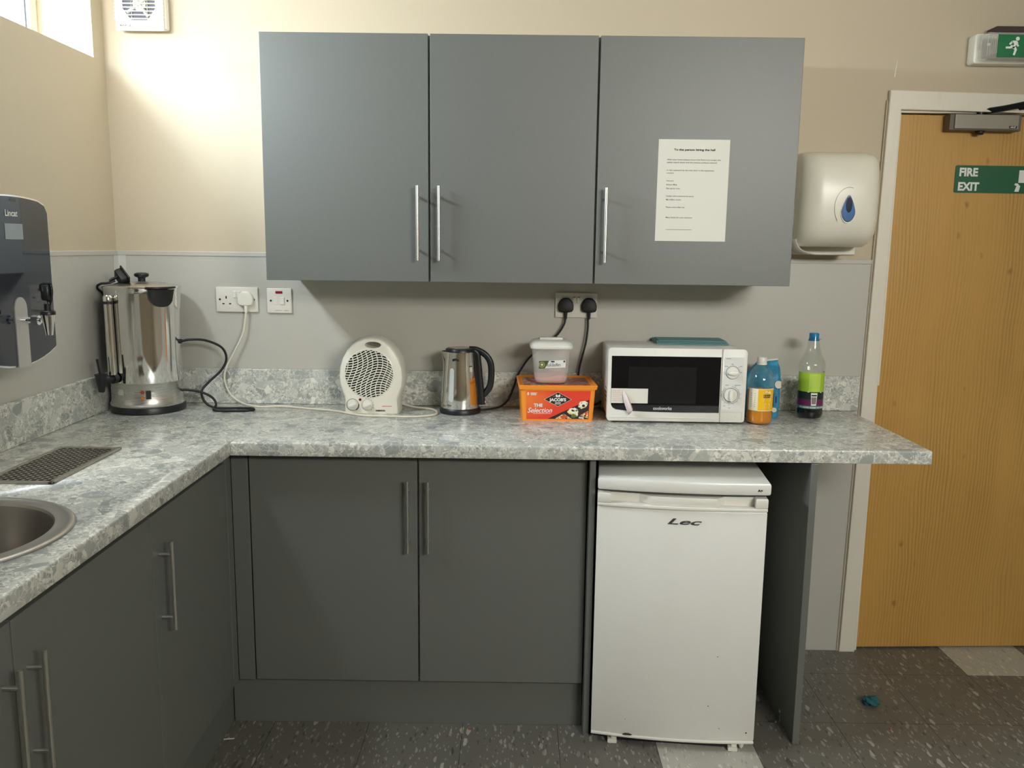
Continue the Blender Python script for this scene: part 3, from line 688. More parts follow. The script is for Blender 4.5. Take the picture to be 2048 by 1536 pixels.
tri(bm, [(LX(.86), LZ(.86)), (LX(.985), LZ(.70)), (LX(.985), LZ(.97))], .0013, 0); blob(.955, .8, .004, .006, .0016, 1, 8); blob(.94, .88, .004, .003, .0016, 2, 8)
obj('cracker_picture', bm, [CRACKER, TOPPING, OLIVE, CREAMP, HERB, WINK], lab)

t = thing('storage_container', 'small frosted plastic container with white lid standing on the biscuit tub', 'container', (1.507, -.162, 1.0228), math.radians(1))
def sq_lathe(bm, prof, rc=.02, mi=0, n=5, cap0=True, cap1=False):
    prev = None
    for i, (h, z) in enumerate(prof):
        ringv = [bm.verts.new((x, y, z)) for x, y in rrect(-h, h, -h*.92, h*.92, min(rc, h*.9), n)]
        if prev:
            m_ = len(ringv)
            for q in range(m_): f = bm.faces.new((prev[q], prev[(q+1) % m_], ringv[(q+1) % m_], ringv[q])); f.material_index = mi; f.smooth = True
        elif cap0: bm.faces.new(ringv[::-1]).material_index = mi
        prev = ringv
    if cap1: bm.faces.new(prev).material_index = mi
bm = bmn(); sq_lathe(bm, [(.046, 0), (.050, .004), (.054, .014), (.0645, .122), (.063, .122), (.0525, .014), (.048, .005), (.044, .003)], cap1=True); ct = obj('tub', bm, FROST, t, 50)
bm = bmn(); sq_lathe(bm, [(.0425, .0035), (.047, .0055), (.0515, .015), (.0530, .026)], cap1=True)
for v in bm.verts:
    if v.co.z > .02: v.co.z += .006*math.sin(v.co.x*60)
obj('powder', bm, PINK, t, 50)
bm = bmn(); sq_lathe(bm, [(.0690, .118), (.0705, .122), (.0700, .127), (.067, .136), (.058, .142), (.04, .144), (.02, .144)], .022, cap0=False, cap1=True); box(bm, -.0385, .0385, -.012, .012, .143, .1515, .002); box(bm, -.019, .019, -.0135, -.011, .1435, .1465, .0005)
obj('lid', bm, WPLAST, t, 45)
bm = bmn()
def CT(x, z, off=.001): return (x, -.92*(.054+(z-.014)*.0972)-off, z)
def ctq(x0_, x1_, z0_, z1_, off, mi, tilt=.05): f = bm.faces.new([bm.verts.new(CT(x, z+x*tilt, off)) for x, z in ((x0_, z0_), (x1_, z0_), (x1_, z1_), (x0_, z1_))]); f.material_index = mi
ctq(-.041, .046, .055, .080, .0008, 0); ctq(-.041, -.022, .055, .080, .001, 1)
for r_, mi in ((.0095, 3), (.0075, 1), (.005, 3), (.0025, 0)):
    f = bm.faces.new([bm.verts.new(CT(x, z, .0018-r_*.05)) for x, z in ell(-.0315, .066, r_, r_, 16)]); f.material_index = mi
f = bm.faces.new([bm.verts.new(CT(x, z, .0012)) for x, z in [(-.022, .054), (-.008, .0795), (-.022, .079)]]); f.material_index = 1
f = bm.faces.new([bm.verts.new(CT(x, z, .0014)) for x, z in ell(.0415, .0775, .0034, .0034, 14)]); f.material_index = 2
f = bm.faces.new([bm.verts.new(CT(x, z, .0014)) for x, z in ell(.0035, .0765, .007, .0026, 14)]); f.material_index = 4
addtext(bm, 'Roll-Stuffers', .0155, lambda u, v: CT(-.017+u, .0605+v+(u-.02)*.05, .0015), mi=2, bold=.0, shear=.15, sx=.60)
obj('label', bm, [WINK, mat('leaf_print', lin(70, 92, 40), .5), mat('violet_ink', lin(60, 52, 66), .5), mat('pale_leaf_print', lin(176, 184, 120), .5), NAVY], ct)

# ------------------------------------------------------------------ fan heater
HX, HY = .907, -.112
t = thing('fan_heater', 'white upright fan heater with round grille and white cable on the worktop', 'heater', (HX, HY, .910))
# outline half widths (left, right) by height
OUT = [(0, .094), (.012, .094), (.035, .0925), (.052, .094), (.070, .101), (.095, .109), (.125, .1115), (.155, .108), (.185, .0985), (.210, .085), (.230, .068), (.245, .048), (.254, .026), (.2575, .008)]
def interp(z):
    for (a, wa), (b, wb) in zip(OUT, OUT[1:]):
        if a <= z <= b: return wa+(wb-wa)*(z-a)/(b-a)
    return OUT[-1][1]
zs = [h for h, _ in OUT]
def outline(scale, n=40):
    R_ = [(w_, z_) for z_, w_ in OUT]; L_ = [(-w_, z_) for w_, z_ in R_[::-1]]
    P = R_ + L_; return [(x*scale[0], .125+(z-.125)*scale[1] if z > .02 else z) for x, z in P]
bm = bmn(); rings = []
for y_, sc_ in ((-.061, (.885, .93)), (-.0585, (.93, .955)), (-.050, (.965, .98)), (-.03, (.99, .995)), (0, (1, 1)), (.03, (.98, .99)), (.05, (.93, .95)), (.056, (.85, .9))):
    rings.append([bm.verts.new((x, y_, z)) for x, z in outline(sc_)])
for a, b in zip(rings, rings[1:]):
    m_ = len(a)
    for i in range(m_): bm.faces.new((a[i], a[(i+1) % m_], b[(i+1) % m_], b[i]))
bm.faces.new(rings[0][::-1]); bm.faces.new(rings[-1])
bmesh.ops.recalc_face_normals(bm, faces=bm.faces[:])
body = obj('housing', bm, [IVORY, HOLE], t, 38)
cb = bmn(); prism(cb, ell(.008, .2315, .027, .011, 28), 'Y', -.12, .12); cu_ = obj('cutter', cb, GREYPL, t); bpy.context.view_layer.update(); boolean(body, cu_)
GX, GZ, GR = -.006, .135, .0815
cb = bmn(); cyl(cb, (GX, -.09, GZ), (GX, -.045, GZ), GR, 64); cu_ = obj('cutter', cb, HOLE, t); bpy.context.view_layer.update(); boolean(body, cu_)
body.data.polygons.foreach_set('use_smooth', [True]*len(body.data.polygons)); body.data.set_sharp_from_angle(angle=math.radians(38))
for p in body.data.polygons:
    if abs(p.center.y+.045) < .001 and p.area > .001: p.material_index = 1
bm = bmn()
def ribbon(pts, hw, y0_, y1_):
    runs = []; cur = []
    for p in pts:
        if (p[0]-GX)**2+(p[1]-GZ)**2 < (GR+.0006)**2: cur.append(p)
        else:
            if len(cur) > 1: runs.append(cur)
            cur = []
    if len(cur) > 1: runs.append(cur)
    for r_ in runs:
        L_, R_ = [], []
        for i, p in enumerate(r_):
            a = Vector(r_[max(i-1, 0)]); b = Vector(r_[min(i+1, len(r_)-1)]); d_ = (b-a).normalized(); nrm = Vector((-d_.y, d_.x))*hw
            L_.append((p[0]+nrm.x, p[1]+nrm.y)); R_.append((p[0]-nrm.x, p[1]-nrm.y))
        F = [[bm.verts.new((x, y_, z)) for x, z in S_] for S_ in (L_, R_) for y_ in (y0_, y1_)]
        for i in range(len(L_)-1):
            for a, b in ((0, 2), (2, 3), (3, 1), (1, 0)): bm.faces.new((F[a][i], F[a][i+1], F[b][i+1], F[b][i]))
for kz in range(-19, 21):
    pts = []
    for i in range(61):
        u = -1.05+2.1*i/60; x = u*GR
        z = kz*.0083 + .016*math.sin((u+.1)*2.6) + .006*u*(-kz/11)*0 + .010*(-abs(u)**2)
        pts.append((GX+x, GZ+z))
    ribbon(pts, .00150, -.0625, -.0565)
for kx in range(-6, 7):
    pts = []
    for i in range(61):
        v = -1.05+2.1*i/60; z = v*GR
        x = kx*.0165 + .013*math.sin(v*2.7+.3)
        pts.append((GX+x, GZ+z))
    ribbon(pts, .0012, -.0632, -.057)
N_ = 64
for i in range(N_):
    a, b = 2*PI*i/N_, 2*PI*(i+1)/N_
    quad(bm, [(GX+(GR-.0015)*math.cos(a), -.0630, GZ+(GR-.0015)*math.sin(a)), (GX+(GR+.0025)*math.cos(a), -.0613, GZ+(GR+.0025)*math.sin(a)), (GX+(GR+.0025)*math.cos(b), -.0613, GZ+(GR+.0025)*math.sin(b)), (GX+(GR-.0015)*math.cos(b), -.0630, GZ+(GR-.0015)*math.sin(b))])
obj('grille', bm, IVORY, t)
bm = bmn()   # moulded grooves beside the grille
for i in range(15):
    a = -1.05 + i*.10; c_, s_ = math.cos(a), math.sin(a)
    r0, r1 = GR+.004, GR+.004+.010*math.sin((i+1)/16*PI)
    cyl(bm, (GX+r0*c_, -.0600, GZ+r0*s_-.002), (GX+(r1)*c_, -.0595, GZ+r1*s_+.003), .0006, 6)
obj('grooves', bm, GREYPL, t)
for kx, r_ in ((-.063, .0165), (-.013, .0165)):
    bm = bmn(); cyl(bm, (kx, -.060, .029), (kx, -.0695, .029), r_, 32, r2=r_*.93); pts = ell(kx, .0285, .014, .0042, 18, .35); prism(bm, pts, 'Y', -.078, -.069, bev=.001); obj('dial', bm, WPLAST, t, 40)
bm = bmn(); ring(bm, -.063, .029, .0195, .0206, -.0622, 0, 2*PI); ring(bm, -.063, .029, .0195, .0225, -.0623, -1.0, .15, 12)
addtext(bm, 'DAEWOO', .0068, lambda u, v: (.015+u, -.0621, .0075+v), bold=.0005)
ring(bm, -.013, .029, .0185, .0190, -.0622)
for i in range(7): a = -.9+i*.45; prism(bm, ell(-.013+.0215*math.cos(a), .029+.0215*math.sin(a), .0009, .0009, 6), 'Y', -.0623, -.06)
obj('markings', bm, INK, t)
bm = bmn(); box(bm, .036, .069, -.0623, -.06, .0245, .0258); obj('red_caption', bm, REDINK, t)
bm = bmn(); cyl(bm, (-.037, -.060, .047), (-.037, -.0645, .047), .0042, 16); obj('indicator_lamp', bm, mat('dark_red_lamp', lin(90, 14, 20), .2), t)
# plug and cable
def uk_plug(name, parent, cx_, cz_, m, origin, wide=.054):
    """three-pin plug against the wall, world point minus parent's origin"""
    ox, oy, oz = origin; bm = bmn()
    pts = [(0, .027), (.010, .0262), (.018, .020), (.0245, .010), (.027, 0), (.0262, -.014), (.022, -.0205), (.010, -.023)]
    poly = [(cx_-ox+x, cz_-oz+z) for x, z in pts] + [(cx_-ox-x, cz_-oz+z) for x, z in pts[:0:-1]]
    prism(bm, poly, 'Y', -.012-oy, -.030-oy, bev=.004); prism(bm, [(cx_-ox+(x-cx_+ox)*.86 if 0 else x, z) for x, z in poly], 'Y', -.0125-oy, -.018-oy)
    cyl(bm, (cx_-ox, -.022-oy, cz_-oz-.018), (cx_-ox, -.022-oy, cz_-oz-.047), .0072, 14, r2=.0048)
    return obj(name, bm, m, parent, 45)
HO = (HX, HY, .910)
def rel(pts, o_): return [(a-o_[0], b-o_[1], c_-o_[2]) for a, b, c_ in pts]
uk_plug('plug', t, .449, 1.2785, IVORY, HO)
bm = bmn()
r_ = .0035
tube(bm, rel([(.449, -.022, 1.240), (.447, -.024, 1.215), (.437, -.026, 1.16), (.408, -.028, 1.10), (.378, -.03, 1.045), (.368, -.032, 1.0), (.385, -.04, .953), (.43, -.06, .922), (.50, -.095, .9137), (.58, -.085, .9137), (.68, -.12, .9137), (.78, -.155, .9137), (.83, -.192, .9137), (.88, -.225, .9137), (.95, -.236, .9137), (1.06, -.237, .9137), (1.118, -.205, .9137), (1.126, -.155, .9137), (1.10, -.10, .9137), (1.04, -.075, .915), (.99, -.06, .925)], HO), r_)
obj('power_cable', bm, mat('ivory_cable', lin(226, 218, 200), .4), t)

# ------------------------------------------------------------------ kettle
KX, KY = 1.203, -.128
t = thing('kettle', 'steel jug kettle with black handle between the heater and the biscuit tub', 'kettle', (KX, KY, .910))
bm = bmn(); lathe(bm, [(.066, 0), (.070, .002), (.0705, .012), (.067, .018), (.066, .020)], seg=48); obj('base', bm, BLACK, t)
def spoutr(r, a, z):
    d_ = math.atan2(math.sin(a-PI), math.cos(a-PI)); u = max(0, (z-.150)/.055)
    return r + .013*u*u*math.exp(-(d_/.28)**2)
bm = bmn(); lathe(bm, [(.0655, .020), (.0660, .028), (.0655, .05), (.0635, .09), (.0600, .13), (.0560, .17), (.0535, .200), (.0535, .209), (.052, .209), (.05, .2)], seg=72, rfun=spoutr, cap=False); bd = obj('body', bm, STEEL, t)
bm = bmn(); lathe(bm, [(.0515, .205), (.0515, .212), (.048, .219), (.040, .221), (.001, .222)], seg=48, cap=False); obj('lid', bm, [BLACK], t, 35)
bm = bmn(); lathe(bm, [(.001, .2226), (.036, .2218), (.037, .2200)], seg=40, cap=False); obj('lid_inlay', bm, SATIN, t)
# handle column on right side
bm = bmn()
col_pts = [(.040, .0, .208), (.052, 0, .200), (.056, 0, .17), (.061, 0, .12), (.066, 0, .07), (.070, 0, .028)]
tube(bm, col_pts, 1, smooth=True, n=6, sect=[(.012*c_, .019*s_) for c_, s_ in [(math.cos(2*PI*i/12), math.sin(2*PI*i/12)) for i in range(12)]])
hp = [(.030, 0, .216), (.055, 0, .214), (.082, 0, .200), (.099, 0, .178), (.105, 0, .15), (.104, 0, .11), (.098, 0, .085), (.082, 0, .065), (.069, 0, .055)]
tube(bm, hp, 1, smooth=True, n=8, sect=[(.0095*math.cos(2*PI*i/14), .0125*math.sin(2*PI*i/14)) for i in range(14)])
obj('handle', bm, BLACK, t, 50)
bm = bmn(); cyl(bm, (.064, -.004, .037), (.088, -.006, .037), .005, 14); obj('switch', bm, mat('smoked_switch', lin(232, 210, 190), .2, .3), t)
def KR(z): return .0655-(max(0, z-.05))*.075 if z > .05 else .0656
def kpt(a, z, off=.001): r = spoutr(KR(z), a, z)+off; return (r*math.cos(a), r*math.sin(a), z)
bm = bmn()   # water window, a long stadium wrapped on the body
AC = math.radians(246)
poly = rrect(-.0085, .0085, .045, .158, .0084, 6)
fv = [bm.verts.new(kpt(AC+x/.062, z, .0018)) for x, z in poly]; ce = [bm.verts.new(kpt(AC, z, .0028)) for z in (.056, .147)]
n_ = len(poly)
for i in range(n_):
    j = (i+1) % n_; zc = 1 if (poly[i][1]+poly[j][1])/2 > .1 else 0
    if abs(poly[i][1]-poly[j][1]) > .05: bm.faces.new((fv[i], fv[j], ce[0] if poly[j][1] < .1 else ce[1], ce[1] if poly[j][1] < .1 else ce[0]))
    else: bm.faces.new((fv[i], fv[j], ce[zc]))
obj('water_gauge', bm, mat('pale_gauge', lin(196, 200, 200), .3), bd, 60)
bm = bmn()
for i, a in enumerate([4.30+q*.045 for q in range(9)]):
    bm.faces.new([bm.verts.new(kpt(a+u/.055, .183+v-.002*(abs(i-4)/4), .0006)) for u, v in ((-.0007, 0), (.0007, 0), (.0007, .008), (-.0007, .008))])
addtext(bm, 'breville', .008, lambda u, v: kpt(math.radians(232)+u/.066, .030+v, .0006), sx=.8)
obj('markings', bm, INK, bd)
bm = bmn(); bm.faces.new([bm.verts.new(kpt(math.radians(311)+u/.056, .146+v, .0007)) for u, v in ((-.0055, 0), (.0055, 0), (.0055, .015), (-.0055, .015))]); bm.faces.new([bm.verts.new(kpt(math.radians(311)+u/.056, .161+v, .0007)) for u, v in ((-.0055, 0), (.0055, 0), (.0055, .004), (-.0055, .004))]).material_index = 1
obj('sticker', bm, [mat('pale_green_sticker', lin(206, 212, 192), .5), mat('green_strip', lin(70, 110, 60), .5)], bd)
KO = (KX, KY, .910)
uk_plug('plug', t, 1.562, 1.2700, SOFTBLK, KO)
bm = bmn()
tube(bm, rel([(1.562, -.022, 1.228), (1.557, -.024, 1.205), (1.535, -.026, 1.17), (1.49, -.028, 1.13), (1.44, -.030, 1.09), (1.40, -.035, 1.03), (1.385, -.04, .985), (1.365, -.05, .94), (1.335, -.07, .918), (1.29, -.095, .9142), (1.262, -.105, .9142)], KO), .0036)
obj('power_cable', bm, SOFTBLK, t)
# microwave plug (part of the microwave)
mwv = bpy.data.objects['microwave']
mo = Vector(mwv.location)
bm = bmn()
cr = math.radians(.6)
def relr(pts): return [Matrix.Rotation(cr, 3, 'Z') @ (Vector(p)-mo) for p in pts]
tube(bm, relr([(1.640, -.022, 1.226), (1.640, -.024, 1.19), (1.634, -.026, 1.14), (1.622, -.028, 1.09), (1.612, -.030, 1.04), (1.612, -.032, .98), (1.635, -.036, .935), (1.67, -.036, .925), (1.70, -.03, .94)]), .0036)
obj('power_cable', bm, SOFTBLK, mwv)
uk_plug('plug', mwv, 1.640, 1.2700, SOFTBLK, tuple(mo))

# ------------------------------------------------------------------ water urn
UX, UY = .146, -.146
t = thing('water_urn', 'polished steel water urn with black tap in the worktop corner', 'urn', (UX, UY, .910))
bm = bmn(); lathe(bm, [(.112, 0), (.1195, .003), (.1195, .020), (.117, .024), (.112, .024)], seg=64); obj('base', bm, BLACK, t)
bm = bmn(); lathe(bm, [(.1175, .024), (.1185, .028), (.1165, .032), (.113, .040), (.1135, .098), (.1155, .101), (.116, .103)], seg=72, cap=False); ub = obj('lower_band', bm, BRUSH, t, 40)
bm = bmn(); lathe(bm, [(.1155, .103), (.1160, .106), (.1165, .20), (.1185, .395), (.1205, .408), (.1225, .412), (.1225, .4165), (.120, .418), (.118, .416)], seg=96, cap=False); obj('tank', bm, STEEL, t, 40)
bm = bmn(); lathe(bm, [(.119, .415), (.113, .419), (.088, .424), (.06, .429), (.024, .432), (.001, .432)], seg=64, cap=False); ulid = obj('lid', bm, BRUSH, t, 60)
bm = bmn(); lathe(bm, [(.012, .430), (.0115, .440), (.013, .444), (.021, .447), (.0235, .452), (.022, .457), (.014, .460), (.001, .4605)], seg=32, cap=False); obj('knob', bm, BLACK, ulid, 50)
def urn_handle(az):
    bm = bmn(); R_ = .118
    P = lambda a, r, z: (r*math.cos(az+a), r*math.sin(az+a), z)
    n_ = 12; outer = []
    for i in range(n_+1):
        u = -1+2*i/n_; a = u*.30
        zb_ = .402-.048*math.sqrt(max(0, 1-(abs(u)**2.6)))
        outer.append((a, zb_))
    # front shield
    A = [bm.verts.new(P(a, R_+.002, .408)) for a, _ in outer]; B = [bm.verts.new(P(a, R_+.030, .410)) for a, _ in outer]
    Cc = [bm.verts.new(P(a, R_+.026, z)) for a, z in outer]; D = [bm.verts.new(P(a, R_+.002, z)) for a, z in outer]
    for r1, r2 in ((A, B), (B, Cc), (Cc, D), (D, A)):
        for i in range(n_): bm.faces.new((r1[i], r1[i+1], r2[i+1], r2[i]))
    bm.faces.new((A[0], B[0], Cc[0], D[0])); bm.faces.new((A[-1], D[-1], Cc[-1], B[-1]))
    # grip lip on top
    L1 = [(a*1.15, R_+.000, .409) for a, _ in outer]; L2 = [(a*1.15, R_+.040-.012*abs(a/.3)**2, .413) for a, _ in outer]
    a1 = [bm.verts.new(P(*p)) for p in L1]; a2 = [bm.verts.new(P(*p)) for p in L2]; a3 = [bm.verts.new(P(p[0], p[1], p[2]+.006)) for p in L2]; a4 = [bm.verts.new(P(p[0], p[1], p[2]+.008)) for p in L1]
    for r1, r2 in ((a1, a2), (a2, a3), (a3, a4), (a4, a1)):
        for i in range(n_): bm.faces.new((r1[i], r1[i+1], r2[i+1], r2[i]))
    bm.faces.new((a1[0], a2[0], a3[0], a4[0])); bm.faces.new((a1[-1], a4[-1], a3[-1], a2[-1]))
    bmesh.ops.recalc_face_normals(bm, faces=bm.faces[:])
    return obj('handle', bm, BLACK, t, 40)
urn_handle(math.radians(-43)); urn_handle(math.radians(137))
AZ = math.radians(243)
dv = Vector((math.cos(AZ), math.sin(AZ), 0)); sv = Vector((-dv.y, dv.x, 0))
gp = dv*.133
bm = bmn(); lathe(bm, [(.0135, .135), (.0135, .365)], gp.x, gp.y, 28); obj('gauge_tube', bm, STEEL, t)
bm = bmn(); lathe(bm, [(.015, .363), (.015, .372)], gp.x, gp.y, 28); obj('gauge_ring', bm, BLACK, t)
bm = bmn(); lathe(bm, [(.0145, .372), (.0145, .386), (.012, .391), (.006, .392)], gp.x, gp.y, 28); obj('gauge_cap', bm, CHROME, t, 50)
bm = bmn()
cyl(bm, dv*.112+Vector((0, 0, .122)), dv*.172+Vector((0, 0, .122)), .0105, 18); cyl(bm, dv*.12+Vector((0, 0, .122)), dv*.134+Vector((0, 0, .122)), .0165, 18)
tp = dv*.176; lathe(bm, [(.008, .084), (.010, .086), (.0185, .138), (.019, .142), (.010, .144)], tp.x, tp.y, 24)
tube(bm, [tp+Vector((0, 0, .14)), tp+Vector((-.004, .0, .165)), tp+Vector((-.008, 0, .19))], 1, sect=[(.004*math.cos(2*PI*i/10), .009*math.sin(2*PI*i/10)) for i in range(10)])
obj('tap', bm, BLACK, t, 45)
def upt(a, z, off=.0006): r = .1133+off; return (r*math.cos(a), r*math.sin(a), z)
a0 = math.radians(-69)
for dz_, mm in ((.076, 'a'), (.058, 'b')):
    bm = bmn(); c1 = Vector(upt(a0-.10, dz_, 0)); cyl(bm, c1, c1+c1.normalized()*0+Vector((math.cos(a0-.10), math.sin(a0-.10), 0))*.004, .006, 18); obj('indicator_lamp', bm, mat('amber_lamp_'+mm, lin(150, 60, 40) if mm == 'a' else lin(190, 110, 70), .2), t)
bm = bmn(); c1 = Vector(upt(a0+.055, .067, 0)); M_ = Matrix.Rotation(a0+.055+PI/2, 3, 'Z')
vs = box(bm, -.008, .008, -.004, .002, -.014, .014, .001)
for v in bm.verts: v.co = M_ @ v.co + c1
obj('switch', bm, BLACK, t)
bm = bmn()
for a_, z_, w_ in ((a0-.24, .076, .02), (a0-.24, .058, .022), (a0+.17, .078, .006), (a0+.17, .062, .008)):
    bm.faces.new([bm.verts.new(upt(a_+u/.113, z_+v)) for u, v in ((-w_/2, -.0006), (w_/2, -.0006), (w_/2, .0006), (-w_/2, .0006))])
obj('markings', bm, GREYINK, ub)
bm = bmn(); am = math.radians(-112)
bm.faces.new([bm.verts.new(upt(am+u/.113, .064+v)) for u, v in ((-.012, 0), (.012, 0), (.012, .02), (-.012, .02))]); obj('sticker', bm, mat('silver_sticker', lin(176, 172, 160), .5), ub)
UO = (UX, UY, .910)
bm = bmn()
cyl(bm, (.112, 0, .233), (.122, 0, .233), .008, 14)
tube(bm, [(.118, 0, .233), (.15, .01, .238), (.19, .04, .232), (.232, .07, .205), (.243, .08, .165), (.225, .075, .125), (.185, .06, .085), (.165, .045, .055), (.185, .02, .022), (.225, .01, .0055), (.30, .02, .004), (.345, .015, .004), (.358, -.01, .004), (.33, -.03, .004), (.27, -.035, .004), (.235, -.03, .004), (.222, -.005, .006), (.222, .02, .016), (.205, .03, .038), (.17, .02, .058), (.125, .01, .066), (.108, .0, .066)], .0042)
obj('power_cable', bm, SOFTBLK, t)
# the plug that rests on the rim
bm = bmn()
P0 = Vector((-.045, -.05, .445))
box(bm, -.024, .024, -.012, .012, -.022, .022, .006); box(bm, -.028, .028, .010, .016, -.026, .026, .003)
for x_, z_ in ((0, .012), (-.011, -.009), (.011, -.009)): box(bm, x_-.003, x_+.003, -.034, -.012, z_-.0022, z_+.0022, .0005)
R_ = Matrix.Rotation(.5, 3, 'X') @ Matrix.Rotation(-.75, 3, 'Z') @ Matrix.Rotation(.5, 3, 'Y')
for v in bm.verts: v.co = R_ @ v.co + P0
obj('plug', bm, SOFTBLK, t, 40)
bm = bmn(); tube(bm, [P0+Vector((-.02, -.0, -.01)), P0+Vector((-.04, -.01, -.018)), (-.11, -.06, .424), (-.125, -.05, .41), (-.128, .0, .38), (-.125, .03, .30)], .0040)
obj('plug_cable', bm, SOFTBLK, t)

# ------------------------------------------------------------------ wall boiler
BX = .15; BYc = -.861
t = thing('wall_boiler', 'black glass fronted water boiler with chrome tap on the left wall', 'boiler', (0, BYc, 1.156))
hw = .160
def boil_outline(s=0.0, n=10):
    o = []
    top, kn, bot = .4225, .408, 0.0
    # right side going down, bottom curve, left side, top curve  (y,z)
    P = [(hw-s, .036+s*.3), (hw-s, .385)]
    for i in range(n+1): a = i/n; P.append(((hw-s-.012)*(1-a*2), .413-s+.0105*(1-(1-a*2)**2)+ (0 if 0 < i < n else -.006)))
    P += [(-hw+s, .385), (-hw+s, .036+s*.3)]
    for i in range(n+1): a = -1+2*i/n; P.append(((hw-s-.003)*a, .030*abs(a)**2.2+s))
    return P
bm = bmn(); prism(bm, boil_outline(.006), 'X', .004, BX-.006); obj('casing', bm, mat('grey_casing', lin(150, 148, 142), .4), t)
bm = bmn(); prism(bm, boil_outline(0), 'X', BX-.007, BX-.003); obj('rim', bm, CHROME, t)
bm = bmn(); prism(bm, boil_outline(.004), 'X', BX-.004, BX); fp = obj('front_panel', bm, BLKPANEL, t)
bm = bmn(); z1 = .170
pts = [(-.027, -.004)] + [(.0265, -.004)] + [(.0265*math.cos(a), z1-.0265+.0265*math.sin(a)*1.15) for a in [PI*i/12 for i in range(13)]]
prism(bm, [(-.0265, .0)] + pts[1:], 'X', BX, BX+.003); obj('tap_plate', bm, GREYST, fp)
bm = bmn(); box(bm, BX-.0005, BX+.001, -.038, .037, .316, .354); obj('display', bm, mat('pale_display', lin(150, 160, 166), .15), fp)
bm = bmn(); addtext(bm, 'Lincat', .0215, lambda u, v: (BX+.0008, -.034+u, .372+v), bold=.0005, sx=1.02); obj('logo', bm, WINK, fp)
bm = bmn(); box(bm, BX-.0005, BX+.0008, -.008, .017, .408, .4145); obj('sensor', bm, GREYINK, fp)
tp_ = thing('x', None, None) if 0 else None
bm = bmn(); cyl(bm, (BX, 0, .117), (BX+.052, 0, .117), .0068, 20); cyl(bm, (BX+.018, 0, .117), (BX+.021, 0, .117), .0078, 20)
cyl(bm, (BX+.030, 0, .117), (BX+.046, 0, .117), .0125, 8)
cx_ = BX+.069; lathe(bm, [(.0085, .080), (.009, .083), (.0105, .095), (.0155, .125), (.016, .131)], cx_, 0, 24); tap = obj('tap', bm, CHROME, t, 40)
bm = bmn(); lathe(bm, [(.0175, .131), (.0178, .139), (.016, .141)], cx_, 0, 24); cyl(bm, (cx_, 0, .14), (cx_, 0, .158), .008, 16)
tube(bm, [(cx_+.006, 0, .155), (cx_+.001, 0, .168), (cx_-.010, 0, .185), (cx_-.012, 0, .205), (cx_+.012, 0, .2085)], .0035, seg=8)
tube(bm, [(cx_+.006, 0, .155), (cx_+.011, 0, .17), (cx_+.014, 0, .19), (cx_+.012, 0, .2085)], .003, seg=8)
box(bm, cx_-.011, cx_+.011, -.011, .011, .166, .206, .006); obj('tap_lever', bm, BLACK, tap, 45)

# ------------------------------------------------------------------ bottles and bag
def bent(cx_, cy_, r, az, off): return lambda u, v, z0_=0: (cx_+(r+off)*math.cos(az+u/r), cy_+(r+off)*math.sin(az+u/r), v)
def band(bm, r, z0_, z1_, a0_, a1_, mi=0, seg=40, r2=None):
    lathe(bm, [(r, z0_), (r2 or r, z1_)], seg=seg, cap=False, ang=(a0_, a1_), mi=mi)
t = thing('squash_bottle', 'orange squash bottle with yellow label next to the microwave', 'bottle', (2.187, -.250, .910), math.radians(4))
bm = bmn(); lathe(bm, [(.030, .001), (.038, .004), (.041, .012), (.042, .03), (.0405, .045), (.041, .048), (.0415, .118), (.042, .126), (.0415, .140), (.036, .165), (.024, .184), (.014, .192), (.013, .200)], seg=48, cap=False); obj('bottle', bm, CLEAR, t)
bm = bmn(); lathe(bm, [(.001, .002), (.030, .002), (.0375, .005), (.0403, .013), (.0412, .03), (.0398, .045), (.0402, .112), (.001, .112)], seg=48, cap=False); obj('juice', bm, ORJ, t)
bm = bmn(); band(bm, .0424, .047, .119, math.radians(-118), math.radians(-38)); band(bm, .0426, .0465, .049, math.radians(-118), math.radians(-38), 1); band(bm, .0426, .1175, .1195, math.radians(-118), math.radians(-38), 1)
band(bm, .0423, .047, .119, math.radians(-165), math.radians(-118), 1)
b_ = lambda az, z_, off=.0013: (lambda u, v: ((.042+off)*math.cos(math.radians(az)+u/.042), (.042+off)*math.sin(math.radians(az)+u/.042), z_+v))
bm.faces.new([bm.verts.new(b_(-78, 0, .0009)(u, v)) for u, v in [(-.012, .078), (.012, .078), (.014, .1), (.009, .113), (.002, .108), (-.004, .114), (-.011, .106)]]).material_index = 1
for dy_, w_ in ((.069, .016), (.065, .02), (.060, .022), (.056, .018)): bm.faces.new([bm.verts.new(b_(-76, dy_, .0009)(u, v)) for u, v in ((-w_/2, 0), (w_/2, 0), (w_/2, .0022), (-w_/2, .0022))]).material_index = 1
addtext(bm, 'ORANGE', .0062, b_(-79, .0965), 2, bold=.0003, align='CENTER'); addtext(bm, 'SQUASH', .0062, b_(-79, .0905), 2, bold=.0003, align='CENTER')
for q in range(7): bm.faces.new([bm.verts.new(b_(-140, .06+q*.007, .0009)(u, v)) for u, v in ((-.008, 0), (.008, 0), (.008, .0012), (-.008, .0012))]).material_index = 3
obj('label', bm, [YEL, mat('cream_label', lin(236, 230, 206), .5), INK, GREYINK], t)
bm = bmn(); lathe(bm, [(.0155, .193), (.0160, .195), (.016, .1985), (.0148, .1995), (.0155, .2005), (.0155, .2155), (.014, .217), (.001, .217)], seg=32, cap=False); obj('cap', bm, WPLAST, t, 45)
t = thing('squash_bottle', 'tall dark squash bottle with lime label and blue cap near the door', 'bottle', (2.388, -.142, .910))
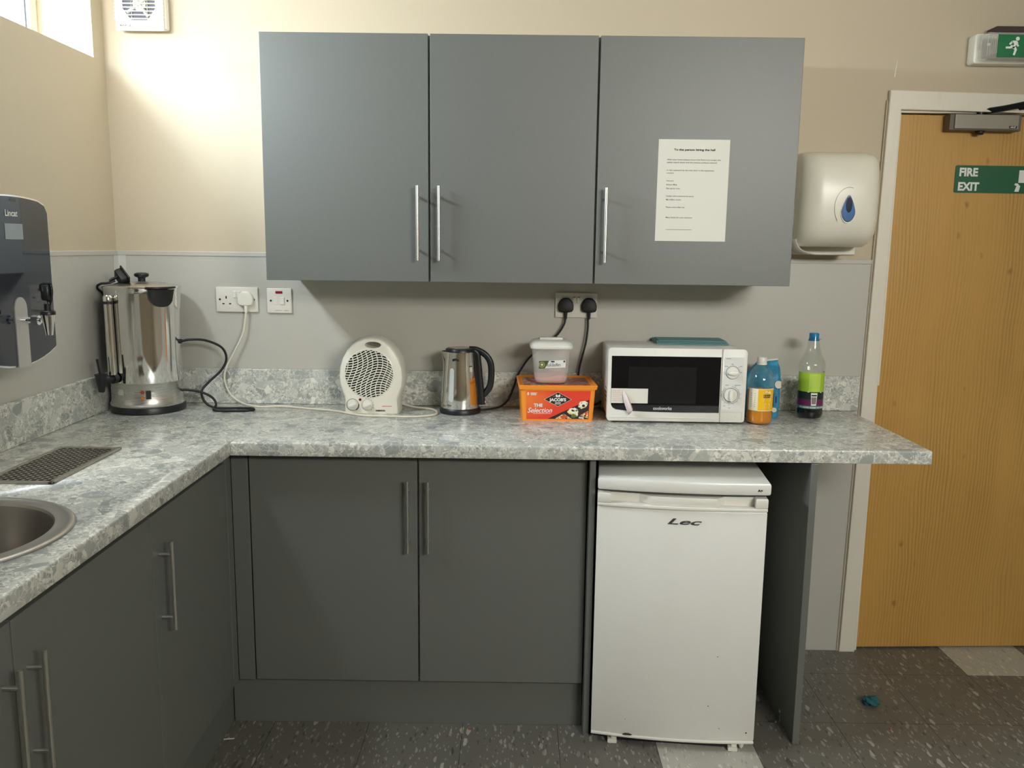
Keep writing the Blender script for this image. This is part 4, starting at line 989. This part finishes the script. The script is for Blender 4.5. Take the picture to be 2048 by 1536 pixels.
bm = bmn(); lathe(bm, [(.034, .001), (.041, .004), (.044, .014), (.0435, .03), (.0415, .036), (.0415, .165), (.0437, .170), (.0435, .178), (.041, .191), (.034, .206), (.0265, .223), (.0225, .240), (.0195, .257), (.0168, .272), (.0150, .280)], seg=56, cap=False); obj('bottle', bm, CLEAR, t)
bm = bmn(); lathe(bm, [(.001, .002), (.034, .002), (.040, .005), (.0430, .015), (.0425, .03), (.0405, .036), (.0405, .080), (.001, .080)], seg=48, cap=False); obj('juice', bm, DKJ, t)
bm = bmn(); F = (math.radians(-190), math.radians(10))
band(bm, .0422, .036, .0455, *F, 5); band(bm, .0421, .0455, .068, *F, 4); band(bm, .0421, .068, .093, *F, 3); band(bm, .0421, .093, .158, *F, 0)
L = lambda az, z_, off=.0008: (lambda u, v: ((.0421+off)*math.cos(math.radians(az)+u/.0421), (.0421+off)*math.sin(math.radians(az)+u/.0421), z_+v))
def patch(az, z0_, z1_, w_, mi, off=.0005, n=8, w2=None):
    w2 = w2 or w_
    for i in range(n):
        u0, u1 = i/n-.5, (i+1)/n-.5
        bm.faces.new([bm.verts.new(L(az, 0, off)(u, v)) for u, v in ((u0*w_, z0_), (u1*w_, z0_), (u1*w2, z1_), (u0*w2, z1_))]).material_index = mi
patch(-92, .094, .154, .038, 1); patch(-92, .0475, .090, .0165, 2, .0007, w2=.0215); patch(-92, .052, .076, .0135, 6, .0010, w2=.0165); patch(-92, .079, .084, .017, 3, .001)
for q in range(9): patch(-95+q % 2, .106+q*.0048, .1068+q*.0048, .026-(q % 3)*.004, 0, .0008)
addtext(bm, 'NO ADDED SUGAR  NO ADDED SUGAR', .0062, L(-155, .0385), 2, bold=.0002)
for az_, z_ in ((-118, .0915), (-60, .0905), (-42, .092)): patch(az_, z_, z_+.003, .006, 2, .0009, 2)
obj('label', bm, [LIME, LIME2, WINK, DKGRN, PURPLE, TEALB, mat('cup_print', lin(132, 120, 118), .5)], t)
bm = bmn(); lathe(bm, [(.0155, .262), (.0168, .264), (.0168, .268), (.0150, .269), (.0158, .270), (.0158, .285), (.014, .287), (.001, .287)], seg=32, cap=False)
lathe(bm, [(.014, .2615), (.019, .2615), (.019, .2632), (.014, .2635)], seg=24, cap=False); box(bm, .014, .025, -.003, .003, .266, .2675, .0005); obj('cap', bm, BLUECAP, t, 45)
# sugar bag
t = thing('sugar_bag', 'blue paper sugar bag standing behind the orange squash bottle', 'bag', (2.224, -.135, .910), math.radians(-14))
bm = bmn(); rings = []
for z_, w_, d_, ox in ((0, .052, .036, 0), (.01, .057, .039, 0), (.06, .060, .042, 0), (.11, .058, .041, 0), (.145, .056, .037, .002), (.165, .048, .026, .006), (.180, .038, .014, .010), (.190, .033, .006, .014)):
    rings.append([bm.verts.new((x+ox+random.uniform(-.0015, .0015), y+random.uniform(-.0015, .0015), z_+x*(.12 if z_ > .15 else 0))) for x, y in rrect(-w_, w_, -d_, d_, min(.012, d_*.6), 4)])
for a, b in zip(rings, rings[1:]):
    for i in range(len(a)): bm.faces.new((a[i], a[(i+1) % len(a)], b[(i+1) % len(a)], b[i]))
bm.faces.new(rings[0][::-1]); bm.faces.new(rings[-1]); obj('bag', bm, BLUEBAG, t, 50)
bm = bmn(); box(bm, -.012, .048, -.006, .006, .188, .1935, .002)
for v in bm.verts: v.co.z += v.co.x*.15
obj('folded_top', bm, PAPER, t)
bm = bmn()
def bq(pts, mi): bm.faces.new([bm.verts.new((x, -.0432, z)) for x, z in pts]).material_index = mi
bq(ell(.052, .118, .012, .013, 16), 0)
for z0_, z1_, x_ in ((.045, .088, .036), (.055, .078, .045)): bq([(x_, z0_), (x_+.004, z0_), (x_+.004, z1_), (x_, z1_)], 1)
bq(ell(.042, .032, .009, .008, 12), 0)
for v in bm.verts: v.co.x = min(v.co.x, .0605)
addtext(bm, 'LYLE', .011, lambda u, v: (.0615, -.0345+u*.9, .108+v), 1, bold=.0004, sx=.8)
obj('print', bm, [PAPER, NAVY], t)

# ------------------------------------------------------------------ sockets
def socket(x0_, x1_, z0_, z1_, label, kind):
    t = thing('wall_socket' if kind != 'spur' else 'fused_switch', label, 'socket' if kind != 'spur' else 'switch', (x0_, -.004, z0_), 0)
    W, H = x1_-x0_, z1_-z0_
    bm = bmn(); box(bm, 0, W, -.009, 0, 0, H, .0025); pl = obj('faceplate', bm, WSOCK, t, 30)
    bm = bmn()
    def slot(x, z, w_, h_): box(bm, x-w_/2, x+w_/2, -.0096, -.0085, z-h_/2, z+h_/2)
    if kind == 'left':
        slot(.036, H-.036, .004, .009); slot(.026, H-.058, .007, .004); slot(.049, H-.058, .007, .004)
        cyl(bm, (.014, -.0096, H-.043), (.014, -.0085, H-.043), .0035, 12); cyl(bm, (W-.014, -.0096, H-.043), (W-.014, -.0085, H-.043), .0035, 12)
        obj('pin_holes', bm, HOLE, pl)
    elif kind == 'spur':
        cyl(bm, (.014, -.0096, H-.043), (.014, -.0085, H-.043), .0035, 12); cyl(bm, (W-.014, -.0096, H-.043), (W-.014, -.0085, H-.043), .0035, 12); obj('screws', bm, HOLE, pl)
        bm = bmn(); box(bm, W/2-.012, W/2+.012, -.0105, -.008, H-.018, H-.0095, .0008); obj('neon', bm, RED, pl)
        bm = bmn(); box(bm, W/2+.003, W/2+.018, -.0135, -.008, H-.056, H-.031, .001); obj('rocker', bm, WPLAST, pl)
        bm = bmn(); box(bm, W/2-.02, W/2-.006, -.0102, -.0088, H-.056, H-.030, .0006); obj('fuse_holder', bm, WSOCK, pl)
        bm = bmn(); box(bm, .028, .052, -.0094, -.0088, .0085, .0095); box(bm, .06, .074, -.0094, -.0088, .0085, .0095); obj('small_print', bm, GREYINK, pl)
        return
    else: bm.free()
    on = kind == 'right'
    for dx_ in (-.0075, .0075):
        bm = bmn(); box(bm, W/2+dx_-.0055, W/2+dx_+.0055, -.0125, -.008, H-.036, H-.0135, .001)
        s_ = obj('rocker', bm, WPLAST if not on else WSOCK, pl)
        if on: bm = bmn(); box(bm, W/2+dx_-.0045, W/2+dx_+.0045, -.0127, -.012, H-.016, H-.0138); obj('red_mark', bm, RED, s_)
socket(.343, .489, 1.233, 1.3195, 'white double wall socket above the urn cable with one ivory plug in it', 'left')
socket(.5205, .6065, 1.231, 1.317, 'white single fused switch with small red neon beside the left socket', 'spur')
socket(1.526, 1.672, 1.2275, 1.3135, 'white double wall socket holding two black plugs above the biscuit tub', 'right')

# ------------------------------------------------------------------ notice
t = thing('notice', 'printed white notice addressed to the person hiring the hall on the cabinet door', 'notice', (1.8055, -.3726, 1.492))
PW, PH = .212, .298
bm = bmn(); quad(bm, [(0, 0, 0), (PW, 0, 0), (PW+.001, 0, PH), (.001, 0, PH)]); quad(bm, [(0, .0004, 0), (.001, .0004, PH), (PW+.001, .0004, PH), (PW, .0004, 0)])
for a, b in (((0, 0), (PW, 0)), ((0, PH), (PW, PH))): quad(bm, [(a[0], 0, a[1]), (b[0], 0, b[1]), (b[0], .0004, b[1]), (a[0], .0004, a[1])])
obj('sheet', bm, PAPER, t)
bm = bmn()
FX = lambda px: (px-150)/905*PW           # crop pixels to sheet
FZ = lambda py: (1425-py)/1305*PH
def ln(s_, px, py, wpx, size, bold=.00003):
    me = textmesh(s_, size); w_ = max(v.co.x for v in me.vertices); bpy.data.meshes.remove(me)
    addtext(bm, s_, size, lambda u, v: (FX(px)+u, -.0003, FZ(py)+v), bold=bold, sx=wpx/905*PW/w_)
ln('To the person hiring the hall', 352, 262, 520, .0078, .0003)
ln('After your event please ensure the floors are swept, the', 268, 385, 680, .0054); ln('tables wiped down and the kitchen surfaces cleaned', 268, 420, 632, .0054)
ln('In the cupboard by the side door is the equipment', 268, 520, 604, .0054); ln('needed', 268, 555, 86, .0054)
ln('Vacuum', 268, 655, 92, .0054); ln('Scissor Mop', 268, 704, 138, .0054); ln('Flat spray mop', 268, 752, 176, .0054)
ln('Caddy with antibacterial spray', 270, 850, 356, .0054); ln('Microfibre cloths', 272, 897, 192, .0054)
ln('Please return after use', 275, 993, 238, .0054); ln('Many thanks for your assistance', 278, 1126, 338, .0054)
box(bm, FX(285), FX(620), -.0003, -.0002, FZ(1278), FZ(1274))
obj('printed_text', bm, INK, t)

# ------------------------------------------------------------------ towel dispenser
t = thing('towel_dispenser', 'white roll towel dispenser with blue drop window beside the door frame', 'dispenser', (2.434, 0, 1.452))
DWd = .127
bm = bmn()
prof = [(-.004, .0, 1.0), (-.06, .012, 1.0), (-.10, .03, 1.0)]
rings = []
def dring(z_, d_, w_, r_): return [bm.verts.new((x, y, z_)) for x, y in [(w_, -.001)] + [(w_-r_+r_*math.sin(a), -d_+r_-r_*math.cos(a)) for a in [PI/2*(1-i/8) for i in range(9)]] + [(-(w_-r_)-r_*math.sin(a), -d_+r_-r_*math.cos(a)) for a in [PI/2*i/8 for i in range(9)]] + [(-w_, -.001)]]
for z_, d_, w_, r_ in ((.03, .11, .118, .05), (.045, .165, .122, .06), (.075, .198, .126, .065), (.12, .205, .1275, .065), (.20, .207, .1275, .065), (.27, .203, .1265, .065), (.306, .190, .1245, .062), (.325, .160, .1185, .058), (.335, .12, .110, .05), (.339, .05, .10, .03)):
    rings.append(dring(z_, d_, w_, r_))
for a, b in zip(rings, rings[1:]):
    for i in range(len(a)-1): bm.faces.new((a[i], a[i+1], b[i+1], b[i]))
bm.faces.new(rings[0]); bm.faces.new(rings[-1][::-1]); cover = obj('cover', bm, IVORY, t, 45)
bm = bmn(); drop = []
def dropo(s, cx_=.012, cz_=.148):
    P = []
    for i in range(40):
        a = 2*PI*i/40; x = math.sin(a); z = -math.cos(a)
        P.append((cx_+s*.0235*x*(1-.52*max(0, z+.25)/1.25), cz_+s*.040*z*(1 if z < 0 else 1.12)))
    return P
bm = bmn(); prism(bm, dropo(1.08), 'Y', -.2080, -.205, 0); prism(bm, dropo(1.0), 'Y', -.2084, -.205, 1); prism(bm, dropo(.9), 'Y', -.2088, -.205, 2)
prism(bm, ell(.013, .162, .0105, .024, 24), 'Y', -.2092, -.205, 3)
obj('drop_window', bm, [WINK, DROPN, DROPB, DROPD], cover)
bm = bmn()
P = [(.012+.044*math.cos(a), .155+.062*math.sin(a)) for a in [1.3+2.6*i/30 for i in range(31)]]
tube(bm, [(x, -.2066, z) for x, z in P], .0008, seg=6, smooth=False); obj('moulded_line', bm, GREYPL, cover)
bm = bmn(); rr = []
for i in range(13):
    a = i/12; rr.append([(-.125+.0+.10*a*a*.9, -.13+.01*a, .055-.052*math.sin(a*PI/2)), (-.125+.10*a*a*.9, -.02, .055-.052*math.sin(a*PI/2))])
rr.append([(.075, -.125, .0035), (.075, -.02, .0035)])
vv = [[bm.verts.new(p) for p in r_] for r_ in rr]
for a, b in zip(vv, vv[1:]): bm.faces.new((a[0], b[0], b[1], a[1]))
o = obj('lower_guard', bm, mat('grey_guard', lin(206, 202, 190), .4), t, 60); sm = o.modifiers.new('s', 'SOLIDIFY'); sm.thickness = .003
bm = bmn(); box(bm, -.12, .12, -.012, -.001, .003, .33, .003); obj('back_plate', bm, IVORY, t)

# ------------------------------------------------------------------ extractor fan
t = thing('extractor_fan', 'white slatted extractor fan high on the back wall near the window', 'fan', (.062, 0, 2.156))
FWd = .158
bm = bmn(); box(bm, .004, FWd+.006, -.034, 0, .006, .170, .008, edges=lambda e: True); obj('housing', bm, IVORY, t, 40)
bm = bmn(); box(bm, 0, FWd, -.042, -.034, 0, .034, .003); box(bm, 0, .024, -.040, -.034, .034, .165); box(bm, FWd-.026, FWd, -.040, -.034, .034, .165); box(bm, 0, FWd, -.042, -.034, .158, .170, .003)
pts = [(.024, .034), (.05, .034), (.024, .07)]; prism(bm, pts, 'Y', -.040, -.034); prism(bm, [(FWd-.026, .034), (FWd-.052, .034), (FWd-.026, .07)], 'Y', -.040, -.034)
fc = obj('front_cover', bm, IVORY, t)
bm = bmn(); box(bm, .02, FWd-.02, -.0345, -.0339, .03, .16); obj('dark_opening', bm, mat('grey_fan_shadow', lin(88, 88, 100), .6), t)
for q in range(11):
    bm = bmn(); box(bm, -.001, FWd+.001, -.047, -.036, .0355+q*.0118, .0385+q*.0118, .0008); obj('slat', bm, IVORY, fc)
bm = bmn(); cyl(bm, (FWd/2, -.0385, .085), (FWd/2, -.034, .085), .022, 24)
for q in range(4): a = q*PI/2+.6; cyl(bm, (FWd/2, -.0365, .085), (FWd/2+.05*math.cos(a), -.0365, .085+.05*math.sin(a)), .006, 8)
for xx in (.052, .104): box(bm, xx, xx+.002, -.0385, -.0345, .034, .16)
obj('impeller', bm, GREYPL, t)
bm = bmn(); addtext(bm, 'MANROSE', .0095, lambda u, v: (.014+u, -.0424, .013+v), bold=.0004, sx=.85); obj('logo', bm, GREYINK, fc)

# ------------------------------------------------------------------ exit light
t = thing('exit_light', 'white box exit light with green running man sign above the door', 'exit light', (2.882, 0, 2.083))
bm = bmn(); EW, EH = .36, .094
prism(bm, rrect(0, EW, 0, EH, .010), 'Y', -.045, -.001, bev=.003)
lb = obj('base', bm, IVORY, t, 35)
bm = bmn(); prism(bm, rrect(.012, EW-.012, .003, EH-.004, .014), 'Y', -.095, -.045, bev=.012); obj('diffuser', bm, LENS, t, 45)
bm = bmn()
for q in range(6): box(bm, .016+q*.006, .017+q*.006, -.0965, -.0945, .012+q*.002, EH-.014-q*.002)
box(bm, .014, .024, -.0985, -.0945, .044, .052); obj('prism_ribs', bm, mat('pale_rib', lin(206, 204, 194), .2), t)
bm = bmn(); box(bm, .048, EW-.05, -.0975, -.0955, .010, EH-.014, .0005); sg = obj('sign_panel', bm, GREEN, t)
def man(bm, ox, oz, s, yy, mi=0):
    """running figure: polygons in a 10x10 box"""
    P = lambda pts: prism(bm, [(ox+x*s, oz+z*s) for x, z in pts], 'Y', yy-.0006, yy, mi)
    P(ell(6.2, 8.9, 1.0, 1.0, 14))
    P([(3.3, 7.9), (5.6, 7.9), (6.5, 7.2), (4.9, 4.2), (3.5, 3.9), (4.6, 6.2), (4.0, 7.0), (3.3, 7.0)])      # torso
    P([(3.4, 7.9), (4.0, 7.0), (2.5, 5.7), (1.9, 6.4)])                                                       # back arm
    P([(6.4, 7.2), (5.6, 6.0), (6.5, 4.8), (7.3, 5.3), (6.7, 6.0)])                                           # front arm
    P([(4.9, 4.3), (3.6, 4.3), (2.9, 3.9), (0.3, 3.9), (0.3, 4.9), (2.4, 4.9), (3.4, 5.8)])                   # rear leg
    P([(3.9, 4.4), (5.0, 3.2), (4.4, .7), (5.4, .5), (6.3, 3.4), (5.3, 5.2)])                                 # front leg
bm = bmn(); man(bm, .072, .0125, .0061, -.0976); obj('running_man', bm, WINK, sg)
bm = bmn(); box(bm, .17, .195, -.0982, -.0974, .035, .045); prism(bm, [(.195, .028), (.215, .04), (.195, .052)], 'Y', -.0982, -.0974); box(bm, .235, .27, -.0982, -.0974, .014, .068); obj('door_symbol', bm, WINK, sg)
bm = bmn(); prism(bm, [(2.932, 2.1775), (3.25, 2.1775), (3.25, 2.197), (2.942, 2.197)], 'Y', -.062, -.001, bev=.002)
tag(obj('mounting_board', bm, BRONZE), 'dark brown board fixed on the wall along the top of the exit light', 'board')

# ------------------------------------------------------------------ fire exit sign and closer, on the leaf's plane
RD = Matrix.Translation((2.662, .012, 0)) @ Matrix.Rotation(math.radians(2.4), 4, 'Z')
def on_door(x, z):
    p = RD @ Vector((x, 0, z)); return tuple(p)
t = thing('fire_exit_sign', 'green FIRE EXIT sign fixed to the pine door', 'sign', on_door(.228, 1.672), math.radians(2.4))
bm = bmn(); prism(bm, rrect(0, .36, 0, .092, .006), 'Y', -.002, -.0002); sgn = obj('plate', bm, GREENL, t)
bm = bmn(); addtext(bm, 'FIRE', .0375, lambda u, v: (.013+u, -.0026, .0565+v), bold=.0016, sx=.96); addtext(bm, 'EXIT', .0375, lambda u, v: (.012+u, -.0026, .0085+v), bold=.0016, sx=.96); obj('lettering', bm, WINK, sgn)
bm = bmn(); prism(bm, [(.213, .006), (.228, .006), (.232, .024), (.222, .034), (.213, .034), (.211, .028), (.219, .026)], 'Y', -.0026, -.002); box(bm, .224, .262, -.0026, -.002, .036, .078)
man(bm, .275, .010, .0075, -.002); obj('symbols', bm, WINK, sgn)
t = thing('door_closer', 'grey overhead door closer at the top of the pine door', 'door closer', on_door(.170, 1.874), math.radians(2.4))
bm = bmn(); box(bm, 0, .245, -.045, -.0002, 0, .052, .002); cb_ = obj('body', bm, CLOSERS, t)
bm = bmn(); box(bm, .014, .232, -.052, -.044, .004, .051, .002); fcv = obj('front_cover', bm, CLOSER, cb_)
bm = bmn(); box(bm, .200, .226, -.0535, -.0515, .007, .015, .0005); nm = obj('nameplate', bm, INK, fcv)
bm = bmn(); addtext(bm, 'ARCF', .0075, lambda u, v: (.203+u, -.0538, .0083+v), bold=.0002); obj('lettering', bm, WINK, nm)
bm = bmn(); cyl(bm, (.115, -.027, .0), (.115, -.027, -.012), .017, 6, r2=.011); obj('valve_cap', bm, BLACK, t)
bm = bmn()
cyl(bm, (.11, -.03, .052), (.11, -.03, .066), .010, 14); box(bm, .102, .20, -.038, -.024, .060, .0655, .001)
tube(bm, [(.12, -.032, .064), (.17, -.06, .070), (.23, -.10, .081), (.34, -.17, .095)], 1, sect=[(.003, .009), (.003, -.009), (-.003, -.009), (-.003, .009)], smooth=False)
tube(bm, [(.34, -.17, .088), (.22, -.035, .072)], 1, sect=[(.003, .006), (.003, -.006), (-.003, -.006), (-.003, .006)], smooth=False)
obj('arm', bm, BLACK, t)

# ------------------------------------------------------------------ things on the floor and the counter
bm = bmn()
bmesh.ops.create_icosphere(bm, subdivisions=4, radius=.02)
from mathutils import noise as mn
for v in bm.verts:
    d_ = mn.noise(v.co*90)*.6 + mn.noise(v.co*220)*.3; v.co *= (1+d_*.9); v.co.x *= 1.25; v.co.z = max(v.co.z*.75+.0125, .0005)
    v.co += Vector((2.572, -.385, 0))
tag(obj('crumpled_tissue', bm, TEALG, smooth=60), 'small crumpled teal tissue lying on the floor near the door', 'tissue')
for x_, y_, s_, c_, lab in ((2.572, -.53, .0040, lin(186, 92, 70), 'tiny reddish crumb on the floor in front of the teal tissue'), (1.262, -.565, .0045, lin(150, 74, 48), 'tiny brown crumb on the floor below the base cabinets')):
    bm = bmn(); bmesh.ops.create_icosphere(bm, subdivisions=2, radius=s_)
    for v in bm.verts: v.co *= 1+mn.noise(v.co*400+Vector((x_, 0, 0)))*.5; v.co.z = max(v.co.z*.6+s_*.5, .0002); v.co += Vector((x_, y_, 0))
    tag(obj('crumb', bm, mat('crumb', c_, .8)), lab, 'crumb')
bm = bmn(); cyl(bm, (.530, -.640, .003), (.560, -.635, .003), .0016, 8)
tag(obj('cable_tie', bm, WPLAST), 'small pale strip lying on the floor by the corner of the plinths', 'strip')
# chipped plaster over the door frame
bm = bmn(); prism(bm, [(2.646, 2.045), (2.649, 2.075), (2.6535, 2.105), (2.6505, 2.075), (2.6485, 2.047)], 'Y', -.0008, 0.0); struct('trim_9', bm, WINK)
